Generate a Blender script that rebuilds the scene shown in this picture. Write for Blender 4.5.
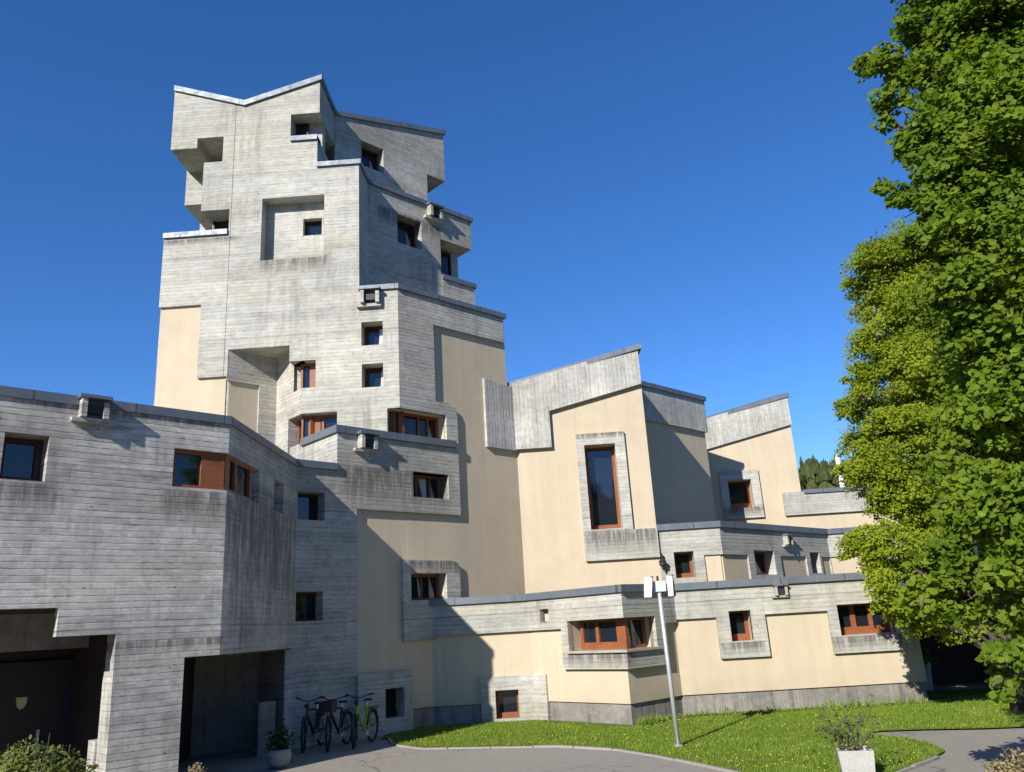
import bpy, bmesh, math, random
import numpy as np
from mathutils import Vector, Matrix
from mathutils.geometry import tessellate_polygon

random.seed(7); np.random.seed(7)
SC = bpy.context.scene
for o in list(bpy.data.objects): bpy.data.objects.remove(o)
COL = SC.collection

# ------------------------------------------------------------------ camera, sky, sun, exposure
CAM_H = 2.3
F_PX, PITCH, ROLL, HEAD = 803.25, math.radians(16.63), math.radians(-3.417), math.radians(-1.382)
FW = Vector((math.sin(HEAD)*math.cos(PITCH), math.cos(HEAD)*math.cos(PITCH), math.sin(PITCH)))
R0 = Vector((math.cos(HEAD), -math.sin(HEAD), 0)); U0 = R0.cross(FW)
RT = R0*math.cos(ROLL) + U0*math.sin(ROLL); UP = -R0*math.sin(ROLL) + U0*math.cos(ROLL)
CAM = Vector((0, 0, CAM_H))
cd = bpy.data.cameras.new('camera'); cam = bpy.data.objects.new('camera', cd); COL.objects.link(cam)
cd.sensor_fit = 'HORIZONTAL'; cd.sensor_width = 36; cd.lens = F_PX/1024*36
cd.clip_start = .1; cd.clip_end = 3000
m3 = Matrix((RT, UP, -FW)).transposed()
cam.matrix_world = Matrix.Translation(CAM) @ m3.to_4x4()
SC.camera = cam

SUN_DIR = Vector((.516, .857, 0)).normalized()          # horizontal travel of the light
SUN_EL = math.radians(29.3)
w = bpy.data.worlds.new('World'); SC.world = w; w.use_nodes = True
nt = w.node_tree; bg = nt.nodes['Background']
sky = nt.nodes.new('ShaderNodeTexSky'); sky.sky_type = 'NISHITA'; sky.sun_disc = False
sky.sun_elevation = SUN_EL; sky.altitude = 700
sky.sun_rotation = math.atan2(-SUN_DIR.x, -SUN_DIR.y)
sky.air_density = .88; sky.dust_density = 0; sky.ozone_density = 4.0
hs = nt.nodes.new('ShaderNodeHueSaturation'); hs.inputs['Saturation'].default_value = 1.2; hs.inputs['Value'].default_value = 1.76
nt.links.new(sky.outputs[0], hs.inputs['Color']); tint = nt.nodes.new('ShaderNodeMix'); tint.data_type = 'RGBA'; tint.blend_type = 'MULTIPLY'; tint.inputs[0].default_value = 1; tint.inputs[7].default_value = (1, 1, 1.15, 1)
nt.links.new(hs.outputs[0], tint.inputs[6]); nt.links.new(tint.outputs[2], bg.inputs[0]); bg.inputs[1].default_value = .06
sl = bpy.data.lights.new('sun', 'SUN'); sl.energy = 4.6; sl.angle = math.radians(.53); sl.color = (1, .945, .86)
sun = bpy.data.objects.new('sun', sl); COL.objects.link(sun)
tr = Vector((SUN_DIR.x*math.cos(SUN_EL), SUN_DIR.y*math.cos(SUN_EL), -math.sin(SUN_EL)))
sun.rotation_euler = tr.to_track_quat('-Z', 'Y').to_euler(); sun.location = (-20, -40, 30)
vs = SC.view_settings; vs.view_transform = 'Standard'; vs.look = 'None'; vs.gamma = 1; vs.use_curve_mapping = False
vs.exposure = .58

# ------------------------------------------------------------------ materials
MATS = {}
class NB:
    def __init__(s, name):
        s.m = bpy.data.materials.new(name); s.m.use_nodes = True; s.t = s.m.node_tree
        s.b = s.t.nodes['Principled BSDF']; s.b.inputs['Specular IOR Level'].default_value = .3; MATS[name] = s.m
        s.pos = s.n('ShaderNodeNewGeometry').outputs['Position']
    def n(s, t, **k):
        x = s.t.nodes.new(t)
        for a, b in k.items(): setattr(x, a, b)
        return x
    def l(s, a, b): s.t.links.new(a, b)
    def mul(s, sc, v=None):
        x = s.n('ShaderNodeVectorMath', operation='MULTIPLY'); s.l(v or s.pos, x.inputs[0]); x.inputs[1].default_value = sc
        return x.outputs[0]
    def noise(s, vec, scale, detail=4, rough=.6, dist=0):
        x = s.n('ShaderNodeTexNoise'); s.l(vec, x.inputs['Vector']); x.inputs['Scale'].default_value = scale
        x.inputs['Detail'].default_value = detail; x.inputs['Roughness'].default_value = rough
        x.inputs['Distortion'].default_value = dist
        return x.outputs['Fac']
    def math(s, op, a, b=None, clamp=False):
        x = s.n('ShaderNodeMath', operation=op, use_clamp=clamp)
        for i, v in enumerate((a, b)):
            if v is None: continue
            if isinstance(v, (int, float)): x.inputs[i].default_value = v
            else: s.l(v, x.inputs[i])
        return x.outputs[0]
    def ramp(s, v, a, b, c=0., d=1.):
        x = s.n('ShaderNodeMapRange'); s.l(v, x.inputs[0])
        for i, q in enumerate((a, b, c, d)): x.inputs[i+1].default_value = q
        return x.outputs[0]
    def mix(s, f, a, b, mode='MIX'):
        x = s.n('ShaderNodeMix', data_type='RGBA', blend_type=mode)
        for i, v in ((0, f), (6, a), (7, b)):
            if isinstance(v, (int, float)): x.inputs[i].default_value = v
            elif isinstance(v, tuple): x.inputs[i].default_value = v if len(v) == 4 else (*v, 1)
            else: s.l(v, x.inputs[i])
        return x.outputs[2]
    def bump(s, h, strength, dist=.02):
        x = s.n('ShaderNodeBump'); x.inputs['Strength'].default_value = strength; x.inputs['Distance'].default_value = dist
        s.l(h, x.inputs['Height']); s.l(x.outputs[0], s.b.inputs['Normal'])
    def out(s, col=None, rough=None, metal=None, spec=None):
        for k, v in (('Base Color', col), ('Roughness', rough), ('Metallic', metal), ('Specular IOR Level', spec)):
            if v is None: continue
            if isinstance(v, tuple): s.b.inputs[k].default_value = (*v, 1)
            elif isinstance(v, (int, float)): s.b.inputs[k].default_value = v
            else: s.l(v, s.b.inputs[k])
        return s.m

def concrete(name, base, vertical=False, board=.105, dirt=.5, contrast=1., drips=()):
    k = NB(name)
    sep = k.n('ShaderNodeSeparateXYZ'); k.l(k.pos, sep.inputs[0])
    V_ = vertical
    if V_:
        t = k.math('ADD', k.math('MULTIPLY', sep.outputs[0], .97), k.math('MULTIPLY', sep.outputs[1], .42))
        al = sep.outputs[2]
    else:
        t = sep.outputs[2]
        al = k.math('ADD', k.math('MULTIPLY', sep.outputs[0], .92), k.math('MULTIPLY', sep.outputs[1], .37))
    tb = k.math('ADD', k.math('DIVIDE', t, board), k.math('MULTIPLY', k.math('SUBTRACT', k.noise(k.mul((.5, .5, .5)), 1., 3), .5), .3))
    row = k.math('FLOOR', tb); fr = k.math('FRACT', tb)
    wn = k.n('ShaderNodeTexWhiteNoise', noise_dimensions='1D'); k.l(row, wn.inputs['W'])
    seg = k.math('FLOOR', k.math('ADD', k.math('DIVIDE', al, 3.4), k.math('MULTIPLY', wn.outputs[0], 7.3)))
    wn2 = k.n('ShaderNodeTexWhiteNoise', noise_dimensions='2D')
    cb = k.n('ShaderNodeCombineXYZ'); k.l(row, cb.inputs[0]); k.l(seg, cb.inputs[1]); k.l(cb.outputs[0], wn2.inputs['Vector'])
    edge = k.math('MINIMUM', fr, k.math('SUBTRACT', 1., fr))
    wob = k.noise(k.mul((7, 7, 7)), 1., 4, .7)
    joint = k.ramp(k.math('SUBTRACT', edge, k.math('MULTIPLY', k.math('SUBTRACT', wob, .42), .42)), .0, .10, 0., 1.)
    js = k.ramp(k.noise(k.mul((1.5, 1.5, 4.5) if not V_ else (4.5, 4.5, 1.2)), 1., 5, .72), .44, .66)
    grain = k.noise(k.mul((4.5, 4.5, 30) if not V_ else (30, 30, 3.)), 1., 5, .7)
    blot = k.noise(k.mul((.55, .55, .7)), 1., 7, .66)
    mott = k.noise(k.mul((5, 5, 7)), 1., 5, .72)
    pores = k.noise(k.mul((15, 15, 20)), 1., 3, .7)
    band = k.noise(k.mul((.1, .1, 1.3) if not V_ else (.6, .6, .15)), 1., 5, .65)
    c = contrast
    v = k.math('MULTIPLY', k.ramp(wn2.outputs[0], 0, 1, 1-.10*c, 1+.07*c), k.ramp(grain, .3, .7, 1-.13*c, 1+.09*c))
    v = k.math('MULTIPLY', v, k.ramp(blot, .3, .68, 1-.24*c, 1+.16*c))
    v = k.math('MULTIPLY', v, k.ramp(mott, .3, .7, 1-.21*c, 1+.14*c))
    v = k.math('MULTIPLY', v, k.ramp(band, .34, .64, 1-.15*c, 1+.08*c))
    jd = k.math('MULTIPLY', k.math('SUBTRACT', 1., joint), js)
    v = k.math('MULTIPLY', v, k.ramp(jd, 0, 1, 1., 1-.46*c))
    v = k.math('MULTIPLY', v, k.ramp(pores, .6, .76, 1., 1-.3*c))
    warm = k.ramp(k.noise(k.mul((.22, .22, 1.1)), 1., 4), .48, .68)
    col = k.mix(warm, base, (base[0]*1.0, base[1]*.965, base[2]*.89))
    sc = k.n('ShaderNodeVectorMath', operation='SCALE'); k.l(col, sc.inputs[0]); k.l(v, sc.inputs['Scale'])
    # lifts of concrete, their joints, and formwork tie holes
    if not V_:
        lf = k.math('DIVIDE', k.math('ADD', t, k.math('MULTIPLY', k.math('SUBTRACT', wob, .5), .03)), 2.62)
        lw = k.n('ShaderNodeTexWhiteNoise', noise_dimensions='2D'); lc = k.n('ShaderNodeCombineXYZ')
        k.l(k.math('FLOOR', lf), lc.inputs[0]); k.l(k.math('FLOOR', k.math('DIVIDE', al, 5.3)), lc.inputs[1]); k.l(lc.outputs[0], lw.inputs['Vector'])
        ff = k.math('FRACT', lf); jl = k.ramp(k.math('MINIMUM', ff, k.math('SUBTRACT', 1., ff)), .002, .007, .68, 1.)
        tx_ = k.math('SUBTRACT', k.math('FRACT', k.math('DIVIDE', al, 1.31)), .5); tz_ = k.math('SUBTRACT', k.math('FRACT', k.math('DIVIDE', t, 1.31)), .5)
        td = k.math('SQRT', k.math('ADD', k.math('MULTIPLY', tx_, tx_), k.math('MULTIPLY', tz_, tz_)))
        f_ = k.math('MULTIPLY', k.math('MULTIPLY', k.ramp(lw.outputs[0], 0, 1, .92, 1.05), jl), k.ramp(td, .011, .017, .45, 1.))
        s2n = k.n('ShaderNodeVectorMath', operation='SCALE'); k.l(sc.outputs[0], s2n.inputs[0]); k.l(f_, s2n.inputs['Scale']); sc = s2n
    # weather streaks
    st = k.noise(k.mul((4.2, 4.2, .3)), 1., 6, .75)
    msk = k.noise(k.mul((.6, .6, .5)), 1., 5, .65)
    stain = k.math('MULTIPLY', k.ramp(st, .44, .64), k.ramp(msk, .48, .66))
    soot = k.math('MULTIPLY', k.ramp(k.noise(k.mul((1.6, 1.6, 2.2)), 1., 7, .75), .56, .74), .7)
    if not V_:
        smear = k.math('MULTIPLY', k.ramp(k.noise(k.mul((.8, .8, 7.5)), 1., 6, .72), .54, .70), k.ramp(k.noise(k.mul((.3, .3, .45)), 1., 4, .6), .38, .6))
        soot = k.math('MAXIMUM', soot, k.math('MULTIPLY', smear, .8))
    sm = k.math('MULTIPLY', k.math('MAXIMUM', stain, soot), dirt, True)
    run = k.ramp(k.noise(k.mul((9, 9, .9)), 1., 6, .75), .33, .55)
    for c0, hs_ in drips:                       # soot washed down below sills and ledges
        dv = k.n('ShaderNodeVectorMath', operation='SUBTRACT'); k.l(k.pos, dv.inputs[0]); dv.inputs[1].default_value = c0
        dd = k.n('ShaderNodeVectorMath', operation='DIVIDE'); k.l(dv.outputs[0], dd.inputs[0]); dd.inputs[1].default_value = hs_
        da = k.n('ShaderNodeVectorMath', operation='ABSOLUTE'); k.l(dd.outputs[0], da.inputs[0])
        xs = k.n('ShaderNodeSeparateXYZ'); k.l(da.outputs[0], xs.inputs[0])
        mx = k.math('MAXIMUM', k.math('MAXIMUM', xs.outputs[0], xs.outputs[1]), xs.outputs[2])
        sz = k.n('ShaderNodeSeparateXYZ'); k.l(dd.outputs[0], sz.inputs[0])
        fall = k.ramp(sz.outputs[2], -1., .3, .15, 1.)
        sm = k.math('MAXIMUM', sm, k.math('MULTIPLY', k.math('MULTIPLY', k.ramp(mx, 1., .8), fall), k.math('MULTIPLY', run, .95)))
    col2 = k.mix(sm, sc.outputs[0], (base[0]*.30, base[1]*.29, base[2]*.28))
    k.out(col2, .92, spec=.15)
    h = k.math('ADD', k.math('MULTIPLY', grain, .3), k.math('ADD', k.math('MULTIPLY', joint, .55), k.math('MULTIPLY', wn.outputs[0], .45)))
    h = k.math('ADD', h, k.math('MULTIPLY', mott, .35))
    k.bump(h, .6, .014)
    return k.m


k = NB('stucco')
a = k.noise(k.mul((.3, .3, .25)), 1., 5); b = k.noise(k.pos, 60., 3, .75); s_ = k.noise(k.mul((3.2, 3.2, .16)), 1., 5, .7); m_ = k.noise(k.mul((1.6, 1.6, 1.6)), 1., 6, .7)
v = k.math('MULTIPLY', k.ramp(a, .3, .7, .92, 1.05), k.math('MULTIPLY', k.ramp(b, .3, .7, .90, 1.08), k.math('MULTIPLY', k.ramp(s_, .3, .7, .93, 1.04), k.ramp(m_, .3, .7, .94, 1.04))))
q = k.n('ShaderNodeVectorMath', operation='SCALE'); q.inputs[0].default_value = (.56, .475, .345); k.l(v, q.inputs['Scale'])
sp_ = k.n('ShaderNodeSeparateXYZ'); k.l(k.pos, sp_.inputs[0])
spl = k.math('MULTIPLY', k.ramp(sp_.outputs[2], .95, .45), k.ramp(m_, .4, .62))
rn = k.math('MULTIPLY', k.ramp(k.noise(k.mul((5, 5, .22)), 1., 5, .7), .56, .72), k.ramp(a, .45, .62))
k.out(k.mix(k.math('MULTIPLY', k.math('MAXIMUM', spl, rn), .3), q.outputs[0], (.26, .21, .15)), .93, spec=.12)
k.bump(k.math('ADD', b, k.math('MULTIPLY', m_, .5)), .45, .006)

k = NB('coping_metal')
a = k.noise(k.mul((.6, .6, .6)), 1., 4); b = k.noise(k.mul((6, 6, 6)), 1., 4)
c = k.mix(k.ramp(a, .35, .65), (.125, .15, .18), (.17, .195, .22)); c = k.mix(k.ramp(b, .4, .75, 0, .35), c, (.13, .14, .155))
sp_ = k.n('ShaderNodeSeparateXYZ'); k.l(k.pos, sp_.inputs[0]); al = k.math('FRACT', k.math('DIVIDE', k.math('ADD', k.math('MULTIPLY', sp_.outputs[0], .92), k.math('MULTIPLY', sp_.outputs[1], .37)), 1.45))
c = k.mix(k.ramp(al, .022, .012), c, (.06, .07, .08)); c = k.mix(k.ramp(k.noise(k.mul((5, 5, .5)), 1., 5, .7), .5, .7, 0, .5), c, (.24, .25, .25))
k.out(c, k.ramp(b, .3, .7, .42, .62), .3, .5); k.bump(a, .25, .03)

k = NB('wood_frame')
a = k.noise(k.mul((4, 4, 26)), 1., 5, .65); b = k.noise(k.mul((1.2, 1.2, 1.2)), 1., 2)
c = k.mix(k.ramp(a, .3, .7), (.21, .069, .028), (.32, .112, .047)); c = k.mix(k.ramp(b, .35, .7, 0, .4), c, (.13, .045, .02))
k.out(c, .5, spec=.35); k.bump(a, .2, .004)

k = NB('wood_shaded'); a = k.noise(k.mul((4, 4, 26)), 1., 5, .65); k.out(k.mix(a, (.045, .022, .014), (.085, .038, .022)), .55)  # darker copy of the frame wood, reveal shade put into its colour
k = NB('glass')
a = k.noise(k.mul((.7, .7, .7)), 1., 2)
k.out((.012, .016, .024), .03, spec=.8); k.bump(a, .02, .1)

k = NB('dark_interior'); a = k.noise(k.pos, 3.); k.out(k.mix(a, (.02, .018, .016), (.035, .03, .027)), .9)
k = NB('curtain'); a = k.noise(k.mul((30, 30, .8)), 1., 2); k.out(k.mix(a, (.42, .42, .4), (.6, .6, .58)), .9)
k = NB('dark_door_and_shade'); a = k.noise(k.mul((3, 3, 30)), 1., 4); k.out(k.mix(a, (.03, .022, .016), (.055, .04, .03)), .6)  # door colour, also on panels that carry shade in their colour
k = NB('brass'); a = k.noise(k.pos, 20.); k.out(k.mix(a, (.5, .42, .16), (.62, .55, .28)), .45, .4)

k = NB('asphalt')
a = k.noise(k.pos, 130., 3, .7); b = k.noise(k.pos, .35, 5, .6); c_ = k.noise(k.pos, 3., 5, .65)
c = k.mix(k.ramp(a, .3, .7), (.225, .20, .165), (.325, .295, .245)); c = k.mix(k.ramp(b, .35, .7, 0, .5), c, (.22, .195, .16))
c = k.mix(k.ramp(c_, .52, .75, 0, .5), c, (.345, .315, .265))
vo = k.n('ShaderNodeTexVoronoi', feature='DISTANCE_TO_EDGE'); vo.inputs['Scale'].default_value = .33
wv = k.n('ShaderNodeVectorMath', operation='ADD'); k.l(k.pos, wv.inputs[0]); nn_ = k.n('ShaderNodeTexNoise'); nn_.inputs['Scale'].default_value = 1.1; nn_.inputs['Detail'].default_value = 6; k.l(k.pos, nn_.inputs['Vector']); k.l(nn_.outputs['Color'], wv.inputs[1]); k.l(wv.outputs[0], vo.inputs['Vector'])
c = k.mix(k.math('MULTIPLY', k.ramp(vo.outputs['Distance'], .012, .003), k.ramp(b, .42, .52)), c, (.13, .12, .11))
pv = k.n('ShaderNodeTexVoronoi'); pv.inputs['Scale'].default_value = 42.; k.l(k.pos, pv.inputs['Vector'])
c = k.mix(k.ramp(pv.outputs['Color'], .3, .9, 0, .35), c, (.42, .40, .37))
k.out(c, .95, spec=.15); k.bump(a, .4, .01)
k = NB('lawn_soil')
a = k.noise(k.pos, 1.2, 5, .6); b = k.noise(k.pos, 30., 4, .7)
c = k.mix(k.ramp(a, .35, .65), (.09, .135, .012), (.15, .19, .025)); c = k.mix(k.ramp(b, .45, .75, 0, .6), c, (.04, .07, .01))
k.out(c, .95, spec=.1); k.bump(b, .6, .02)
k = NB('grass_blade')
oi = k.noise(k.mul((2.2, 2.2, 0)), 1., 4, .7); b = k.noise(k.pos, 25., 2)
c = k.mix(k.ramp(oi, .3, .7), (.095, .175, .012), (.165, .235, .025)); c = k.mix(k.ramp(b, .4, .8, 0, .5), c, (.22, .26, .05))
k.out(c, .6, spec=.2)
k = NB('flower_yellow'); k.out((.75, .6, .04), .7)
k = NB('gravel'); a = k.n('ShaderNodeTexVoronoi'); a.inputs['Scale'].default_value = 22.; k.l(k.pos, a.inputs['Vector'])
k.out(k.mix(.8, (.2, .17, .14), a.outputs['Color'], 'MULTIPLY'), .95); k.bump(a.outputs['Distance'], .8, .03)
k = NB('kerb_stone'); a = k.noise(k.pos, 18., 5, .7); k.out(k.mix(a, (.2, .18, .16), (.38, .36, .33)), .9); k.bump(a, .4, .01)
k = NB('pot_concrete'); a = k.noise(k.pos, 26., 5, .7); k.out(k.mix(k.ramp(a, .3, .7), (.36, .35, .33), (.50, .485, .46)), .9); k.bump(a, .4, .008)
k = NB('galvanised'); a = k.noise(k.pos, 9., 4); k.out(k.mix(a, (.5, .53, .56), (.66, .69, .72)), .42, .5)
k = NB('lamp_white'); a = k.noise(k.pos, 12., 3); k.out(k.mix(a, (.74, .76, .78), (.84, .85, .86)), .4)
k = NB('dark_plastic'); a = k.noise(k.pos, 14., 3); k.out(k.mix(a, (.018, .02, .025), (.035, .038, .045)), .5)
k = NB('rubber'); a = k.noise(k.pos, 40., 3); k.out(k.mix(a, (.012, .012, .013), (.03, .03, .03)), .85)
k = NB('bike_black'); k.out((.025, .027, .032), .35, .2)
k = NB('bike_green'); k.out((.26, .38, .03), .35)
k = NB('bike_fitting'); k.out((.16, .165, .17), .4, .6)
k = NB('bike_silver'); k.out((.5, .52, .55), .3, .7)
k = NB('bark')
a = k.noise(k.mul((8, 8, 2)), 1., 5, .7); k.out(k.mix(a, (.055, .045, .035), (.16, .135, .11)), .95); k.bump(a, .8, .03)
def leafmat(name, c1, c2, c3, sc=.8, trans=.35):
    k = NB(name)
    a = k.noise(k.pos, sc, 3, .6); b = k.noise(k.pos, 7., 2)
    c = k.mix(k.ramp(a, .35, .65), c1, c2); c = k.mix(k.ramp(b, .5, .75, 0, .7), c, c3)
    k.out(c, .55, spec=.12)
    t = k.n('ShaderNodeBsdfTranslucent')
    cc = k.mix(1., c, (1.3, 1.35, .6), 'MULTIPLY'); k.l(cc, t.inputs[0])
    ms = k.n('ShaderNodeMixShader'); ms.inputs[0].default_value = trans
    k.l(k.b.outputs[0], ms.inputs[1]); k.l(t.outputs[0], ms.inputs[2])
    k.l(ms.outputs[0], k.t.nodes['Material Output'].inputs[0])
leafmat('leaf_linden', (.085, .15, .012), (.175, .248, .019), (.27, .33, .042), 1.1, .45)
leafmat('leaf_hornbeam', (.185, .245, .016), (.305, .36, .029), (.13, .19, .014), .8, .45)
leafmat('leaf_shrub', (.12, .16, .03), (.20, .23, .055), (.26, .25, .09), 3.)
leafmat('leaf_grey', (.10, .12, .06), (.16, .17, .09), (.22, .2, .12), 4.)
leafmat('leaf_dry', (.28, .22, .11), (.40, .33, .18), (.20, .14, .07), 6.)
leafmat('leaf_dark', (.03, .055, .015), (.05, .085, .02), (.04, .07, .02), 4.)
k = NB('flower_orange'); k.out((.8, .27, .02), .6)
k = NB('forest_needles')
a = k.noise(k.mul((.05, .05, .05)), 1., 3); b = k.noise(k.mul((.6, .6, .6)), 1., 4)
c = k.mix(k.ramp(a, .4, .6), (.045, .065, .022), (.09, .095, .03)); c = k.mix(k.ramp(b, .4, .7, 0, .6), c, (.025, .04, .018)); k.out(c, .95, spec=.05)
k = NB('hill_ground'); a = k.noise(k.mul((.03, .03, .03)), 1., 5); k.out(k.mix(a, (.04, .06, .02), (.09, .11, .035)), .95, spec=.05)
def M(n): return MATS[n]

# ------------------------------------------------------------------ object helpers
LOC = {}          # origin of the thing every object belongs to
def link_mesh(name, V, Fc, mat, origin):
    me = bpy.data.meshes.new(name); me.from_pydata([tuple(Vector(v)-origin) for v in V], [], Fc); me.update()
    if isinstance(mat, str): me.materials.append(M(mat))
    o = bpy.data.objects.new(name, me); COL.objects.link(o)
    return o
def thing(name, label, cat, loc=(0, 0, 0), group=None):
    o = bpy.data.objects.new(name, None); COL.objects.link(o); o.location = loc; o.empty_display_size = .3
    o['label'] = label; o['category'] = cat
    if group: o['group'] = group
    LOC[o] = Vector(loc); return o
def part(name, geo, mat, parent, label=None):
    o = link_mesh(name, geo[0], geo[1], mat, LOC[parent]); o.parent = parent; LOC[o] = LOC[parent]
    if label: o['label'] = label
    return o
def solo(name, geo, mat, label, cat, loc=(0, 0, 0), group=None):
    o = link_mesh(name, geo[0], geo[1], mat, Vector(loc)); o.location = loc; o['label'] = label; o['category'] = cat
    if group: o['group'] = group
    LOC[o] = Vector(loc); return o
def setting(name, geo, mat, kind='structure'):
    o = link_mesh(name, geo[0], geo[1], mat, Vector((0, 0, 0))); o['kind'] = kind; return o
def join(*gs):
    V, Fc = [], []
    for g in gs:
        n = len(V); V += list(g[0]); Fc += [tuple(i+n for i in f) for f in g[1]]
    return V, Fc
def extrude(A, B):
    """closed solid between two matching outlines"""
    n = len(A); tri = tessellate_polygon([[Vector(p) for p in A]])
    Fc = [tuple(t) for t in tri] + [tuple(i+n for i in reversed(t)) for t in tri]
    Fc += [(i, (i+1) % n, (i+1) % n+n, i+n) for i in range(n)]
    return recalc(list(A)+list(B), Fc)
def recalc(V, Fc):
    bm = bmesh.new(); vs_ = [bm.verts.new(v) for v in V]
    for f in Fc:
        try: bm.faces.new([vs_[i] for i in f])
        except ValueError: pass
    bmesh.ops.recalc_face_normals(bm, faces=bm.faces)
    bm.verts.index_update()
    r = ([v.co.copy() for v in bm.verts], [tuple(v.index for v in f.verts) for f in bm.faces]); bm.free(); return r
def plan(pts, z0, z1):
    """vertical prism over a plan outline; z1 a number or one per point"""
    zs = z1 if isinstance(z1, (list, tuple)) else [z1]*len(pts)
    return extrude([Vector((p[0], p[1], z0)) for p in pts], [Vector((p[0], p[1], z)) for p, z in zip(pts, zs)])
def box(x0, x1, y0, y1, z0, z1): return plan([(x0, y0), (x1, y0), (x1, y1), (x0, y1)], z0, z1)
def tube(pts, r, n=8, cap=True):
    pts = [Vector(p) for p in pts]; V, Fc = [], []; rr = r if isinstance(r, (list, tuple)) else [r]*len(pts)
    prev = None
    for i, p in enumerate(pts):
        d = (pts[min(i+1, len(pts)-1)]-pts[max(i-1, 0)]).normalized()
        if prev is None:
            a = d.orthogonal().normalized()
        else:
            a = (prev - d*prev.dot(d)).normalized()
        prev = a; b = d.cross(a)
        V += [p+(a*math.cos(t)+b*math.sin(t))*rr[i] for t in (2*math.pi*j/n for j in range(n))]
    for i in range(len(pts)-1):
        Fc += [(i*n+j, i*n+(j+1) % n, (i+1)*n+(j+1) % n, (i+1)*n+j) for j in range(n)]
    if cap: Fc += [tuple(reversed(range(n))), tuple(range((len(pts)-1)*n, len(pts)*n))]
    return V, Fc
def lathe(c, prof, n=28):
    V, Fc = [], []
    for r, z in prof: V += [Vector((c[0]+r*math.cos(2*math.pi*j/n), c[1]+r*math.sin(2*math.pi*j/n), c[2]+z)) for j in range(n)]
    for i in range(len(prof)-1): Fc += [(i*n+j, i*n+(j+1) % n, (i+1)*n+(j+1) % n, (i+1)*n+j) for j in range(n)]
    Fc += [tuple(reversed(range(n))), tuple(range((len(prof)-1)*n, len(prof)*n))]
    return V, Fc
def smooth(o):
    for p in o.data.polygons: p.use_smooth = True
    return o

# ------------------------------------------------------------------ facades: vertical planes measured off the photograph
def ray(px, py): return RT*((px-512)/F_PX) - UP*((py-386)/F_PX) + FW
def gnd(px, py, z=0.):
    d = ray(px, py); t = (z-CAM_H)/d.z; p = CAM+d*t; return (p.x, p.y)
Q = .5**.5
NG, NC, NT, ND = Vector((Q, -Q, 0)), Vector((-Q, -Q, 0)), Vector((0, -1, 0)), Vector((1, 0, 0))
class Facet:
    def __init__(s, p, n):
        s.p = Vector((p[0], p[1], 0)); s.n = n; s.u = Vector((-n.y, n.x, 0))    # u runs to the viewer's right
    def at(s, px, py, off=0.):
        d = ray(px, py); t = ((s.p+s.n*off-CAM).dot(s.n))/d.dot(s.n); q = CAM+d*t
        return ((q-s.p).dot(s.u), q.z)
    def u_of(s, x, y): return (Vector((x, y, 0))-s.p).dot(s.u)
    def P(s, u, z, off=0.): return s.p+s.u*u+s.n*off+Vector((0, 0, z))
    def xy(s, u, off=0.): q = s.P(u, 0, off); return (q.x, q.y)
    def rect(s, xl, xr, yt, yb, off=0.):
        xm, ym = (xl+xr)/2, (yt+yb)/2
        return (s.at(xl, ym, off)[0], s.at(xr, ym, off)[0], s.at(xm, yb, off)[1], s.at(xm, yt, off)[1])
    def poly(s, pts, off=0., tol=.16):
        uz = [list(s.at(*p, off)) if not isinstance(p, Vector) else [p.x, p.y] for p in pts]; n = len(uz)
        for ax in (0, 1):
            run = {i: {i} for i in range(n)}
            for i in range(n):
                j = (i+1) % n
                if abs(uz[i][ax]-uz[j][ax]) < tol*abs(uz[i][1-ax]-uz[j][1-ax]):
                    g = run[i] | run[j]
                    for q in g: run[q] = g
            for g in {id(g): g for g in run.values()}.values():
                if len(g) > 1:
                    mval = sum(uz[i][ax] for i in g)/len(g)
                    for i in g: uz[i][ax] = mval
        return [tuple(p) for p in uz]
    def slab(s, uz, d0, d1): return extrude([s.P(u, z, d0) for u, z in uz], [s.P(u, z, d1) for u, z in uz])
    def block(s, r, d0, d1): return s.slab([(r[0], r[2]), (r[1], r[2]), (r[1], r[3]), (r[0], r[3])], d0, d1)

CUTS = []
def carve(objs, geo):
    """cut one recess out of some solids"""
    for o in objs: CUTS.append((o, geo))
def run_cuts():
    by = {}
    for o, g in CUTS: by.setdefault(o, []).append(g)
    tmp = []
    for o, gs in by.items():
        for g in gs:
            c = link_mesh('cutter', g[0], g[1], None, Vector((0, 0, 0))); tmp.append(c)
            md = o.modifiers.new('cut', 'BOOLEAN'); md.operation = 'DIFFERENCE'; md.solver = 'EXACT'; md.object = c
    bpy.context.view_layer.update()
    dg = bpy.context.evaluated_depsgraph_get()
    for o in by:
        me = bpy.data.meshes.new_from_object(o.evaluated_get(dg), depsgraph=dg)
        o.modifiers.clear(); o.data = me
    for c in tmp:
        me = c.data; bpy.data.objects.remove(c); bpy.data.meshes.remove(me)

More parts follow.
